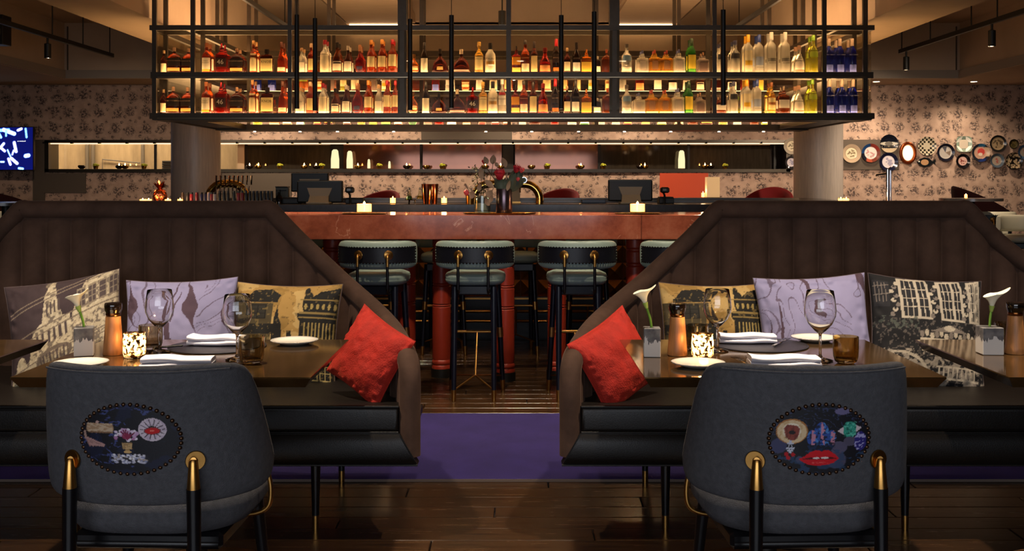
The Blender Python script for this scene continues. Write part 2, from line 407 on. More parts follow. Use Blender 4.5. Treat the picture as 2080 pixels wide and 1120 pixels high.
def wall_hole(x0, x1, z0, z1, y, ax0, ax1, az0, az1, th=0.2):
    m = MB()
    m.box(((x0 + ax0) / 2, y, (z0 + z1) / 2), (ax0 - x0, th, z1 - z0)); m.box(((x1 + ax1) / 2, y, (z0 + z1) / 2), (x1 - ax1, th, z1 - z0))
    m.box(((ax0 + ax1) / 2, y, (z0 + az0) / 2), (ax1 - ax0, th, az0 - z0)); m.box(((ax0 + ax1) / 2, y, (z1 + az1) / 2), (ax1 - ax0, th, z1 - az1))
    return m
NX0, NX1, NZ0, NZ1 = -6.87, 4.07, 1.474, 1.874
struct('wall_back', wall_hole(-9, 9, -0.02, 2.74, WY + 0.1, NX0, NX1, NZ0, NZ1), WALLPAPER)
struct('wall_left', MB().box((-9.1, 6.3, 1.75), (0.2, 19.8, 3.54)), PLASTERD)
struct('wall_right', MB().box((9.1, 6.3, 1.75), (0.2, 19.8, 3.54)), PLASTERD)
struct('wall_front', wall_hole(-9, 9, -0.02, 3.52, -3.6, -3.8, 2.6, 0.8, 2.5), PLASTERD)  # unseen wall, its opening cut for the assumed window
w1 = struct('assumed_window', MB().box((-0.6, -3.6, 0.78), (6.5, 0.26, 0.05)).box((-0.6, -3.6, 2.52), (6.5, 0.26, 0.05)), BLACKM)  # assumed window behind the camera, out of view
for k in range(5): obj('assumed_window_frame', MB().box((-3.8 + k * 1.6, -3.6, 1.65), (0.05, 0.08, 1.7)), BLACKM, w1, smooth=False)

# ceiling: flat over the tables, then beams and coffers over the bar
c0 = struct('ceiling', MB().box((0, 1.25, 3.12), (18, 9.5, 0.78)).box((0, 15.63, 3.12), (18, 1.26, 0.78)).box((-7.6, 10.5, 3.12), (2.8, 9.0, 0.78)).box((7.6, 10.5, 3.12), (2.8, 9.0, 0.78))
       .box((-4.94, 10.5, 3.56), (2.6, 9.1, 0.12)).box((4.94, 10.5, 3.56), (2.6, 9.1, 0.12))
       .box((-2.24, 10.5, 3.56), (1.8, 9.1, 0.12)).box((2.24, 10.5, 3.56), (1.8, 9.1, 0.12)).box((0, 10.5, 4.0), (2.9, 9.2, 0.08)).box((0, 15.03, 3.76), (2.8, 0.06, 0.56)).box((0, 5.97, 3.76), (2.8, 0.06, 0.56)), PLASTER)
for i, sx in enumerate((-1, 1)):
    struct('ceiling_beam', MB().box((sx * 3.40, 10.5, 3.12), (0.56, 9.0, 0.78)), PLASTER)
    obj('recess_side', MB().box((sx * 1.41, 10.5, 3.78), (0.06, 9.0, 0.42)), PLASTER, c0, smooth=False)
    obj('tray_panel', MB().box((sx * 1.81, 10.5, 3.49), (0.88, 8.9, 0.04)), mat('pale_ply_panel', 'b09a80', 0.6, noise=0.1, nscale=3, stretch=(1, 14, 1)), c0, smooth=False)
    obj('dark_panel', MB().box((sx * 2.68, 10.5, 3.49), (0.82, 8.9, 0.05)), PLASTERD, c0, smooth=False)
    obj('cove_light', MB().box((sx * 1.81, 14.93, 3.455), (0.86, 0.05, 0.02)), emis('cove_led', 'ffd2a0', 6.0), c0, smooth=False)
    struct('trim_%d' % (i + 1), MB().box((sx * 4.94, 14.985, 2.79), (2.52, 0.03, 0.11)).box((sx * 6.185, 10.5, 2.79), (0.03, 8.97, 0.11)), mat('grey_band', '8b8074', 0.85))
    obj('panel_joint', MB().box((sx * 6.17, 11.2, 3.1), (0.02, 0.012, 0.7)).box((sx * 6.15, 14.99, 3.1), (0.012, 0.02, 0.7)), mat('joint_shadow', '4a4036', 0.9), c0, smooth=False)
obj('centre_panel', MB().box((0, 10.5, 3.93), (2.76, 8.9, 0.05)), PLASTERD, c0, smooth=False)

def column(x, side):
    p = P(x, 362, 12.2)
    t = thing('round_column', 'thick round grey-brown column behind the bar, %s of the two' % side, 'column', (p.x, 12.2, 0))
    obj('shaft', MB().lathe([(0.27, 0), (0.27, 2.73)], 48), COLUMNM, t)
    obj('foot_ring', MB().lathe([(0.285, 0), (0.285, 0.1), (0.27, 0.11)], 48), BLACKM, t)
column(398, 'left'); column(1662, 'right')

# long glazed slot in the papered wall with a metal sill
w0 = struct('window_1', MB().box(((NX0 + NX1) / 2, WY + 0.15, NZ0 - 0.015), (NX1 - NX0 + 0.1, 0.36, 0.05)).box(((NX0 + NX1) / 2, WY + 0.15, NZ1 + 0.02), (NX1 - NX0 + 0.1, 0.36, 0.045))
            .box((NX0 - 0.02, WY + 0.15, 1.674), (0.06, 0.36, 0.46)).box((NX1 + 0.02, WY + 0.15, 1.674), (0.06, 0.36, 0.46)), mat('slot_metal', '4a443c', 0.3, 0.8))
obj('led_strip', MB().box(((NX0 + NX1) / 2, WY + 0.05, NZ1 - 0.012), (NX1 - NX0, 0.03, 0.012)), emis('slot_led', 'ffc894', 1.6), w0, smooth=False)
MIRB = mat('bronze_mirror', '6b4331', 0.07, 0.55, noise=0.15, nscale=1.5)
MIRG = mat('smoked_mirror', '4c4236', 0.06, 0.6, noise=0.3, nscale=3, stretch=(9, 1, 1))
def wx(x): return (x - CX) * WY / F
panes = [(112, 300, 'c'), (303, 470, 'c'), (492, 666, 'g'), (690, 852, 'b'), (854, 1020, 'b'), (1045, 1220, 'b'), (1222, 1405, 'g'), (1407, 1575, 'g')]
for a, b_, k in panes:
    xa, xb = wx(a), wx(b_)
    o = obj('pane', MB().box(((xa + xb) / 2, WY + 0.3, 1.674), (xb - xa - 0.02, 0.012, NZ1 - NZ0 - 0.01)), {'c': thin_glass('slot_glass', 'ffffff', 0.08), 'g': MIRG, 'b': MIRB}[k], w0, smooth=False)
for x in (303, 480, 852, 1032, 1220, 1405, 1583):
    wd = 0.10 if x == 480 else 0.16 if x == 1032 else 0.035
    obj('mullion', MB().box((wx(x), WY + 0.285, 1.674), (wd, 0.03, NZ1 - NZ0)), mat('warm_white_post', 'b59a7a', 0.5) if x in (480,) else BLACKM, w0, smooth=False)
for x in range(90, 1600, 56): obj('bracket', MB().box((wx(x), WY + 0.0, NZ1 + 0.0), (0.03, 0.06, 0.03)), BLACKM, w0, smooth=False)
# the lit service passage seen through the clear panes
sv = struct('wall_passage', MB().box((-6.6, 18.0, 1.6), (6.0, 0.1, 3.2)).box((-3.6, 17.2, 1.6), (0.1, 1.6, 3.2)).box((-9.3, 17.2, 1.6), (0.1, 1.6, 3.2)).box((-6.5, 17.2, 2.6), (6, 1.8, 0.1)), mat('passage_plaster', 'a88f6c', 0.8, noise=0.25, nscale=2.2, stretch=(4, 1, 0.8)))
for x, z0, z1 in ((178, 1.3, 2.3), (190, 1.3, 2.3), (291, 1.45, 2.3)):
    obj('pipe', MB().tube([((x - CX) * 17.9 / F, 17.88, z0), ((x - CX) * 17.9 / F, 17.88, z1)], 0.03, 10), mat('pipe_grey', '6e6253', 0.5), sv)
obj('pipe', MB().tube([((208 - CX) * 17.9 / F, 17.9, 1.4), ((208 - CX) * 17.9 / F, 17.9, 1.66), ((284 - CX) * 17.9 / F, 17.9, 1.6)], 0.012, 6), MC['pipe_grey'], sv)
vt = obj('vent', MB().box(((340 - CX) * 17.9 / F, 17.92, 1.56), (0.18, 0.03, 0.16)), MC['pipe_grey'], sv, smooth=False)
for k in range(4): obj('slat', MB().box(((340 - CX) * 17.9 / F, 17.895, 1.50 + k * 0.04), (0.16, 0.02, 0.018)), BLACKM, vt, smooth=False)
struct('wall_slot', MB().box(((wx(486) + NX1) / 2 + .1, WY + .36, 1.7), (NX1 - wx(486) + .3, .04, .8)), mat('slot_backing', '241a14', .8))
area_light('assumed_passage_lamp', (-6.4, 17.2, 2.5), (0, 0, 0), 3.5, 0.5, 42, (1.0, 0.80, 0.52))  # unseen lamp assumed above the lit passage

# plain panels set on the wallpaper
def wall_panel(x0, y0, x1, y1, name, label, m, d=WY - 0.012):
    a, b_ = P(x0, y0, WY), P(x1, y1, WY)
    return tag(obj(name, MB().box(((a.x + b_.x) / 2, d, (a.z + b_.z) / 2), (b_.x - a.x, 0.024, a.z - b_.z)), m, smooth=False), label, 'wall panel')
wall_panel(1606, 284, 1825, 345, 'wall_panel', 'plain taupe wall panel behind the plates beside the right column', GREYPANEL)
wall_panel(68, 284, 92, 408, 'wall_panel', 'narrow plain grey panel between screen and glazed slot', GREYPANEL)
wall_panel(92, 352, 175, 392, 'wall_panel', 'plain grey panel under the far left end of the glazed slot', GREYPANEL)
wall_panel(452, 352, 592, 420, 'wall_panel', 'plain dark panel under the slot beside the left column', GREYPANEL)
wall_panel(856, 258, 1040, 284, 'wall_panel', 'plain taupe panel above the middle of the glazed slot', GREYPANEL)
wall_panel(1340, 352, 1438, 440, 'orange_panel', 'orange-red painted panel under the slot behind the right register', mat('orange_red_paint', 'b9421f', 0.6))

# purple runner
rug = thing('runner_rug', 'long deep purple carpet runner across the floor behind the banquettes', 'rug', (0, 5.478, 0.0))
RUGM = mat('purple_pile', '2e2360', 0.95, noise=0.25, nscale=5, bump=0.6, bscale=300, sheen=0.5, sheen_tint=hexc('5a48b8'))
obj('pile', MB().box((0, 0, 0.008), (9.0, 1.343, 0.012), 0.003), RUGM, rug, smooth=False)
for s in (-1, 1): obj('binding', MB().box((0, s * 0.668, 0.007), (9.0, 0.01, 0.012)), mat('rug_edge', '6a5a50', 0.8), rug, smooth=False)
# ================================================================== BAR, RACK AND BOTTLES
def z_at(y, d): return EYE - (y - HY) * d / F
BF = 9.0
bar = thing('bar_counter', 'long island bar with dark stone top and brass studded front', 'bar', (0, BF, 0))
BARDARK = mat('bar_front_dark', '0f0e14', 0.35)
obj('stone_top', MB().box((0, 0.30, 1.10), (6.5, 0.70, 0.066), 0.004), DARKSTONE, bar, smooth=False)
obj('stone_top', MB().box((0, 2.55, 1.10), (6.5, 0.70, 0.066), 0.004), DARKSTONE, bar, smooth=False)
for s in (-1, 1): obj('stone_top', MB().box((s * 2.95, 1.425, 1.10), (0.6, 1.54, 0.066), 0.004), DARKSTONE, bar, smooth=False)
obj('front', MB().box((0, 0.30, 0.53), (6.3, 0.50, 1.06)), BARDARK, bar, smooth=False)
obj('rear_counter', MB().box((0, 2.55, 0.53), (6.3, 0.50, 1.06)), BARDARK, bar, smooth=False)
obj('steel_ledge', MB().box((0, 0.75, 1.142), (5.2, 0.16, 0.015)).box((0, 0.82, 1.155), (5.2, 0.02, 0.03)), mat('brushed_steel', '5c5a58', 0.4, 1.0), bar, smooth=False)
tile = MB().add([(-.07, 0, -.07), (.07, 0, -.07), (.07, 0, .07), (-.07, 0, .07), (0, -0.05, 0)], [(0, 1, 4), (1, 2, 4), (2, 3, 4), (3, 0, 4)]).mesh('pyramid_tile', smooth=False); tile.materials.append(BRASS)
for j in range(4):
    for i in range(-12, 13):
        o = obj('pyramid_tile', tile, BRASS, bar, (i * 0.142, 0.048, 0.43 + j * 0.142)); 
for z in (0.25, 0.17): obj('foot_rail', MB().tube([(-3.1, -0.07, z), (3.1, -0.07, z)], 0.012, 8), BRASS, bar)
obj('brass_trim', MB().box((0, 0.04, 1.0), (6.3, 0.03, 0.02)).box((0, 0.04, 0.345), (6.3, 0.03, 0.015)), BRASS, bar, smooth=False)
obj('plinth', MB().box((0, 0.30, 0.035), (6.1, 0.42, 0.07)), BLACKM, bar, smooth=False)

# --- hanging rack
DF, DF2, DB, DB2 = 9.30, 9.60, 11.28, 11.60
XE = 3.085
ZB, ZS, ZM, ZT = 1.866, 1.908, 2.259, 2.64
rack = thing('hanging_bottle_rack', 'long black metal frame hung from the ceiling with two lit shelves of bottles', 'bottle rack', (0, 0, 0))
PX = [(314, .036), (392, .036), (589, .034), (817, .075), (1033, .04), (1248, .085), (1451, .036), (1674, .036), (1757, .04)]
def fx(x): return (x - CX) * DF / F
for x, wd in PX:
    for d in (DF, DF2, DB, DB2):
        wq = wd if d == DF else min(wd, 0.04)
        obj('post', MB().box((fx(x), d, (ZB + 3.52) / 2), (wq, 0.03, 3.52 - ZB)), CAGEM, rack, smooth=False)
for z, h in ((ZB + 0.017, 0.05), (ZT, 0.042)):
    for d in (DF - 0.01, DF2, DB, DB2 + 0.01):
        obj('rail', MB().box((0, d, z), (2 * XE + 0.04, 0.035, h)), CAGEM, rack, smooth=False)
    for s in (-1, 1):
        for e in (0, 0.3): obj('rail', MB().box((s * (XE - e), (DF + DB2) / 2, z), (0.035, DB2 - DF, h)), CAGEM, rack, smooth=False)
def shelf(x, y, sx, sy, z):
    s = obj('shelf', MB().box((x, y, z - 0.021), (sx, sy, 0.036)), CAGEM, rack, smooth=False)
    obj('light_panel', MB().box((x, y, z - 0.001), (sx - 0.03, sy - 0.05, 0.004)), SHELFLIGHT, s, smooth=False)
    return s
for z in (ZS, ZM):
    shelf(0, (DF + DF2) / 2, 2 * XE, DF2 - DF, z); shelf(0, (DB + DB2) / 2, 2 * XE, DB2 - DB, z)
    for s in (-1, 1): shelf(s * (XE - 0.15), (DF2 + DB) / 2, 0.3, DB - DF2 - 0.01, z)
    obj('edge_glint', MB().box((0, DF - 0.03, z - 0.045), (2 * XE - 0.1, 0.004, 0.006)), mat('bright_edge', 'c9b89a', 0.2, 1.0), rack, smooth=False)
PANE = thin_glass('rack_glass', 'e6e2d8', 0.10)
for s in (-1, 1):
    for z0, z1 in ((ZS, ZM - 0.04), (ZM, ZT - 0.02)):
        obj('glass_pane', MB().box((s * (XE + 0.005), (DF + DB2) / 2, (z0 + z1) / 2), (0.006, DB2 - DF - 0.06, z1 - z0)), PANE, rack, smooth=False)
# front panes fill the bays between the front posts
for (xa, _), (xb, _) in zip(PX[:-1], PX[1:]):
    a, b_ = fx(xa) + 0.02, fx(xb) - 0.02
    obj('glass_pane', MB().box(((a + b_) / 2, DF - 0.016, (ZS + ZT) / 2), (b_ - a, 0.004, ZT - ZS - 0.03)), PANE, rack, smooth=False)
obj('soffit', MB().box((0, (DF + DF2) / 2, ZB - 0.012), (2 * XE, DF2 - DF + .03, 0.012)).box((0, (DB + DB2) / 2, ZB - 0.012), (2 * XE, DB2 - DB + .03, 0.012)), CAGEM, rack, smooth=False)
for x in (395, 437, 518, 610, 686, 800, 987, 1080, 1175, 1268, 1362, 1460, 1550, 1630, 1672):
    p = Vector(((x - CX) * 11.6 / F, DB2 - 0.02, ZB - 0.022))
    s = abs(p.x) > XE - 0.05
    if s: continue
    d = obj('downlight', MB().lathe([(0, 0), (0.014, 0), (0.014, 0.01)], 10), emis('tiny_lens', 'ffe2b8', 26), rack, p)

UPL = emis('added_uplight_glow', 'ffc08a', 38.0)  # strips added on the rack top to brighten the ceiling
for d in (DF2, DB):
    obj('added_uplight', MB().box((0, d, ZT + .0225), (2 * XE - .2, .02, .002)), emis('added_uplight_dim', 'ffc890', 3.5), rack, smooth=False); obj('strip_lip', MB().box((0, d - .0145, ZT + .027), (2 * XE - .2, .006, .014)), CAGEM, rack, smooth=False)
obj('rail', MB().box((0, DF - .01, ZM - .027), (2 * XE + .02, .035, .054)), CAGEM, rack, smooth=False)
for z in (ZT - .012, ZM - .0425): obj('added_face_light', MB().box((0, DF + .024, z), (2 * XE - .1, .014, .006)), emis('added_face_led', 'ffcf98', 22.0), rack, smooth=False)  # strips added behind the rails to light the bottle fronts
for s in (-1, 1): obj('added_uplight', MB().box((s * (XE - .3), (DF + DB2) / 2, ZT + .0225), (.02, DB2 - DF - .7, .002)), UPL, rack, smooth=False)

# --- bottles
GC = {}
def bglass(k):
    table = {'amber': ('b5400f', .05), 'dark': ('5a1c0a', .05), 'red': ('a01808', .05), 'gold': ('f0b440', .04), 'clear': ('fdf6e6', .02), 'frost': ('f4efe2', .45), 'green': ('2f8a24', .05),
             'blue': ('1c2c9c', .06), 'orange': ('e87414', .05), 'black': ('2c1812', .08), 'white': None, 'yellow': ('cfc838', .05), 'teal': ('2aa087', .05), 'brown': ('7c3616', .05), 'grey': ('b8a89c', .2), 'pink': ('d89078', .06), 'aqua': ('2aa5c8', .05)}
    if k == 'white': return mat('bottle_white', 'efe2c6', 0.35)
    c, r_ = table[k]
    return mat('bottle_' + k, c, r_, trans=0.72, ior=1.33)
def paint(h, r_=0.45): return mat('paint_' + h, h, r_)
PROF = {  # body profile (r, z), neck top, cap range, exponent, depth ratio
 'tall':   ([(0, 0), (.9, 0), (1, .02), (1, .52), (.93, .6), (.6, .68), (.36, .74), (.32, .8), (.33, .9)], (.86, 1.0, .4), 2.0, 1.0),
 'wine':   ([(0, 0), (.92, 0), (1, .02), (1, .56), (.9, .64), (.5, .74), (.36, .8), (.34, .9)], (.78, 1.0, .4), 2.0, 1.0),
 'vodka':  ([(0, 0), (.95, 0), (1, .02), (1, .62), (.9, .69), (.55, .745), (.4, .77), (.38, .82)], (.80, 1.0, .42), 2.0, 1.0),
 'flask':  ([(0, 0), (.92, 0), (1, .04), (1, .5), (.9, .62), (.55, .72), (.24, .76), (.2, .82), (.2, .88)], (.84, 1.0, .22), 2.6, .55),
 'square': ([(0, 0), (.95, 0), (1, .02), (1, .58), (.96, .64), (.42, .69), (.36, .73), (.42, .75), (.3, .78), (.3, .85)], (.8, 1.0, .17), 7.0, .8),
 'deck':   ([(0, 0), (.85, 0), (1, .05), (.97, .2), (.78, .42), (.45, .58), (.2, .66), (.16, .7), (.18, .82)], (.8, 1.0, .2), 2.2, .55),
 'round':  ([(0, 0), (.55, 0), (.9, .1), (1, .28), (.9, .46), (.5, .6), (.26, .68), (.22, .8)], (.78, 1.0, .3), 2.0, .8),
 'bell':   ([(0, 0), (.9, 0), (1, .03), (.98, .3), (.9, .45), (.6, .6), (.34, .7), (.3, .86)], (.84, 1.0, .36), 2.0, .9),
 'block':  ([(0, 0), (.95, 0), (1, .03), (1, .66), (.9, .74), (.3, .78), (.26, .84)], (.8, 1.0, .4), 6.0, .6),
}
def bottle(name, label, loc, w_, h_, typ, gk, cap, lab, group, txt=None, lab2=None):
    prof, (c0_, c1_, cr), n, dy = PROF[typ]; r = w_ / 2
    t = thing(name, label, 'bottle', loc, 0, group)
    obj('glass_body', MB().lathe([(a * r, b * h_) for a, b in prof] + [(0, prof[-1][1] * h_)], 20, n=n, sy=dy), bglass(gk), t, ang=50)
    obj('cap', MB().lathe([(0, c0_ * h_), (cr * r * 1.02, c0_ * h_), (cr * r, (c1_ - .01) * h_), (cr * r * .85, c1_ * h_), (0, c1_ * h_)], 12), paint(cap, .35), t)
    def patch(colr, z0, z1, off=1.015, span=58, nm='label'):
        def fn(u, v):
            a = R(-90 - span + 2 * span * u); ca, sa = math.cos(a), math.sin(a); z = z0 + (z1 - z0) * v
            rr = np.interp(z, [b for _, b in prof], [a_ for a_, _ in prof])
            q = r * rr * off * (abs(ca) ** n + abs(sa) ** n) ** (-1 / n)
            return Vector((q * ca, q * sa * dy - 0.0006, z * h_))
        return obj(nm, MB().grid(fn, 8, 2), paint(colr, .6), t)
    lo = None
    if lab: lo = patch(*lab)
    if lab2: patch(*lab2, 1.03, 50, 'label_or_glow')
    if txt:
        s_, colr, z, k = txt
        me = text_mesh(s_, w_ * k); me.materials.append(paint(colr))
        obj('lettering', me, None, lo if lo else t, (0, -r * dy * 1.09 - 0.001, z * h_), (R(90), 0, 0))
    return t
ORD = lambda n: {1: 'first', 2: 'second', 3: 'third'}.get(n) or {4: 'fourth', 5: 'fifth', 6: 'sixth', 7: 'seventh', 8: 'eighth', 9: 'ninth', 10: 'tenth', 11: 'eleventh', 12: 'twelfth', 13: 'thirteenth', 14: 'fourteenth', 15: 'fifteenth', 16: 'sixteenth', 17: 'seventeenth', 18: 'eighteenth', 19: 'nineteenth', 20: 'twentieth'}.get(n) or str(n) + ('st' if n % 10 == 1 else 'nd' if n % 10 == 2 else 'rd' if n % 10 == 3 else 'th')
# kind: (profile, glass, cap, label (colour, z0, z1), lettering (text, colour, height, size), second label or glow band, words, bottle name)
K = {
 'wr':  ('flask', 'dark', 'b88a68', ('1a0d08', .28, .58), ('WOODFORD RESERVE', 'd8b890', .47, .098), ('f4b45c', .08, .2), 'broad dark amber flask with black label and gold strip', 'whiskey_bottle'),
 'wt':  ('tall', 'amber', '9a5a34', ('f6ead0', .12, .5), ('WILD\nTURKEY', '3a2a1c', .36, .2), ('f0b030', .05, .12), 'amber whiskey bottle with cream label and yellow foot', 'whiskey_bottle'),
 'mk':  ('square', 'red', 'c01222', ('2a0806', .2, .5), ('46', 'f4ead8', .36, .62), None, 'squarish red-amber bottle with red wax neck numbered 46', 'whiskey_bottle'),
 'ta':  ('tall', 'amber', 'c08a50', ('f2dca8', .06, .6), None, None, 'slim tall amber bottle with long pale label', 'whiskey_bottle'),
 'kn':  ('block', 'dark', '1c100c', ('f0d890', .08, .6), ('KNOB', '2a1a10', .46, .3), None, 'flat amber bottle with square cream label reading KNOB', 'whiskey_bottle'),
 'sz':  ('bell', 'amber', '5a2a18', ('fae8c0', .06, .18), None, None, 'tapered amber rye bottle with narrow cream foot label', 'whiskey_bottle'),
 'cl':  ('tall', 'clear', 'b88a5c', ('fbf0d8', .05, .42), None, None, 'clear bottle with large cream label', 'spirit_bottle'),
 'ov':  ('tall', 'amber', 'b09070', ('f0d890', .1, .48, 1.015, 44), None, None, 'slim amber bottle with oval cream label', 'whiskey_bottle'),
 'bl':  ('tall', 'clear', '8a1420', ('f6e4bc', .06, .55), None, None, 'clear bottle with tall cream label and dark red cap', 'spirit_bottle'),
 'co':  ('bell', 'brown', '1e1612', ('fbeccc', .08, .38), None, ('2a201a', .3, .35), 'brown bottle with cream label and black cap', 'spirit_bottle'),
 'ma':  ('bell', 'dark', 'b0a090', ('fbf0d8', .06, .42), ('MARTELL', '2a2018', .37, .16), None, 'dark cognac bottle with white label and silver cap', 'cognac_bottle'),
 'cv':  ('round', 'red', 'a86a40', ('2a2440', .05, .24, 1.02, 36), None, None, 'round red cognac bottle with dark shield badge', 'cognac_bottle'),
 'am':  ('tall', 'amber', 'c88030', ('f8e0a4', .18, .5), None, None, 'amber liqueur bottle with cream label and gold cap', 'spirit_bottle'),
 'ar':  ('tall', 'amber', 'b01020', ('f6e2a4', .2, .55), None, None, 'amber bottle with cream label and red cap', 'spirit_bottle'),
 'rd':  ('round', 'orange', '7a5020', ('f4d8a0', .05, .34), None, None, 'round orange bottle with gold medallion label', 'liqueur_bottle'),
 'dw':  ('wine', 'black', '241a16', ('fff2d6', .02, .48), None, None, 'dark bottle with plain white label', 'spirit_bottle'),
 'xo':  ('deck', 'dark', '1c120e', ('e8c070', .13, .26, 1.015, 22), None, None, 'flared dark amber cognac decanter with small gold label', 'cognac_decanter'),
 'dc':  ('deck', 'dark', 'd8c0a0', ('b89a8a', .06, .14), None, None, 'very wide domed brandy decanter', 'cognac_decanter'),
 'gd':  ('tall', 'gold', 'c89848', ('f8e0a0', .1, .52), ('ESPECIAL', '4a3018', .44, .19), None, 'golden tequila bottle with cream label', 'tequila_bottle'),
 'wh':  ('wine', 'white', '18120e', None, ('MALIBU', '5a3a1c', .46, .24), ('c8963c', .28, .38), 'opaque white coconut rum bottle with black cap', 'rum_bottle'),
 'bc':  ('tall', 'clear', 'e8e2d8', ('f6f0e4', .25, .52), ('BACARDI', '1c1814', .42, .2), ('b01822', .54, .62), 'clear rum bottle with white label and red disc', 'rum_bottle'),
 'or':  ('square', 'red', '1c1410', ('f0a020', .3, .58), None, ('f8d060', .04, .2), 'red-amber rum bottle with slanted orange label', 'rum_bottle'),
 'cr':  ('tall', 'amber', '33241c', ('fae8c0', .04, .28), ('CHAIRMAN', 'f6e4c0', .45, .17), None, 'tall amber rum bottle with low cream label', 'rum_bottle'),
 'js':  ('wine', 'dark', '2a1a14', ('f2d898', .04, .54), None, None, 'dark rum bottle with tall parchment label', 'rum_bottle'),
 'ap':  ('bell', 'red', '8a1a10', ('e8a060', .06, .3), None, None, 'round-based red-amber rum bottle', 'rum_bottle'),
 'br':  ('wine', 'black', 'd01a28', ('2c1814', .3, .56), ('BACARDI', 'e8c8a0', .44, .2), ('e87a2c', .06, .16), 'dark rum bottle with red cap and orange band', 'rum_bottle'),
 'sp':  ('tall', 'dark', 'c8a070', ('f4e2b8', .08, .44), None, None, 'small dark bottle with cream label', 'rum_bottle'),
 'kr':  ('wine', 'black', '2c201c', ('fbf4e4', .06, .34), None, ('2c2018', .44, .5), 'black spiced rum bottle with white emblem', 'rum_bottle'),
 'ye':  ('square', 'orange', 'd87a1c', ('f8c848', .06, .46), None, None, 'broad orange liqueur bottle with yellow label', 'liqueur_bottle'),
 'mi':  ('block', 'black', 'c8b8a8', ('fff2d8', .08, .4), None, None, 'short black bottle with white label', 'spirit_bottle'),
 'wd':  ('flask', 'brown', 'a84a28', None, None, None, 'rounded brown whiskey flask', 'whiskey_bottle'),
 'cb':  ('tall', 'clear', '50443c', ('fff6e4', .0, .2), None, ('7a9ab8', .42, .6), 'clear tequila bottle with blue emblem', 'tequila_bottle'),  # low cream label is the shelf glow painted on the bottle foot
 'sq':  ('square', 'clear', '5a5c88', ('c8b8a8', .14, .52, 1.012, 26), None, ('f4e8d0', .02, .08), 'square clear tequila bottle with oval crest', 'tequila_bottle'),
 'sg':  ('square', 'gold', 'b8402c', ('a87850', .14, .52, 1.012, 26), None, ('f8d890', .02, .08), 'square golden tequila bottle with oval crest', 'tequila_bottle'),
 'gr':  ('wine', 'green', '1c3a18', ('f0d040', .12, .52), None, ('58b030', .04, .12), 'green bottle with bright yellow label', 'mezcal_bottle'),
 'pa':  ('square', 'grey', 'b08060', ('7a6258', .08, .5, 1.012, 34), None, None, 'squat grey glass bottle with round cork stopper', 'tequila_bottle'),
 'ab':  ('tall', 'clear', '40405a', ('2a2a30', .44, .6), None, None, 'clear vodka bottle with dark round emblem', 'vodka_bottle'),
 'ke':  ('vodka', 'frost', 'e0a018', ('f4e4b8', .08, .58), None, ('e8b828', .2, .32), 'pale vodka bottle with yellow cap and label', 'vodka_bottle'),
 'gg':  ('vodka', 'frost', '28408c', ('a8b4d0', .2, .42), ('GREY GOOSE', '5a5c6a', .14, .13), None, 'frosted vodka bottle with blue cap', 'vodka_bottle'),
 'bv':  ('vodka', 'frost', 'd8d4cc', ('8a8478', .28, .36), ('BELVEDERE', '6a6458', .24, .15), None, 'tall frosted vodka bottle with pale cap', 'vodka_bottle'),
 'rg':  ('bell', 'clear', 'c09070', ('fbeedc', .12, .48), None, ('d88a68', .04, .1), 'round-shouldered clear gin bottle with cream label', 'gin_bottle'),
 'yg':  ('tall', 'yellow', '86b02c', ('a8b830', .42, .62), None, None, 'yellow-green vodka bottle with lime cap', 'vodka_bottle'),
 'ww':  ('wine', 'blue', 'd8b8a0', None, ('WEST WINDS', 'f0ece8', .52, .17), ('6b78d0', .03, .24), 'cobalt blue gin bottle with pale cap', 'gin_bottle'),  # lower band: pale floral print with the shelf glow painted in
 'ti':  ('tall', 'gold', '8a4a20', ('f8e0a0', .12, .5), None, ('b06a30', .28, .36), 'golden bottle with cream label and brown seal', 'vodka_bottle'),
 'he':  ('square', 'brown', 'c0a080', ('d8d0c4', .2, .5), None, None, 'squat brown gin bottle with pale square label', 'gin_bottle'),
}
UP = [(333,97,13,'sp',.1),(354,94,29,'wr'),(383,96,29,'wr'),(420,85,19,'wt'),(450,86,22,'mk'),(481,96,29,'wr'),(515,80,15,'ta'),(542,98,24,'kn'),(572,83,18,'sz'),(613,95,14,'cl'),(632,86,14,'ov'),(660,79,20,'bl'),(685,84,20,'co'),(707,91,18,'ma'),(731,89,20,'cv'),(754,79,18,'am'),(776,78,18,'am'),(797,78,18,'ar'),
      (841,108,20,'rd'),(862,84,16,'dw'),(894,97,33,'xo'),(937,98,36,'dc'),(973,83,18,'gd'),(996,85,21,'wh'),(1049,91,17,'or'),(1067,79,18,'cr'),(1085,82,15,'js'),(1107,95,24,'ap'),(1130,77,16,'br'),(1152,95,14,'sp'),(1171,84,17,'kr'),(1191,98,20,'ye'),(1214,112,11,'mi'),(1232,98,20,'wd'),
      (1273,87,21,'cb'),(1305,100,24,'sq'),(1330,99,24,'sg'),(1354,100,24,'sg'),(1379,98,24,'sq'),(1405,76,18,'gr'),(1428,104,23,'pa'),(1465,84,18,'ab'),(1493,80,21,'ab'),(1520,68,18,'ke'),(1542,68,18,'gg'),(1567,63,19,'bv'),(1595,63,19,'bv'),(1623,90,22,'rg'),(1652,69,19,'yg'),(1684,76,17,'ww'),(1706,76,17,'ww'),(1731,76,17,'ww')]
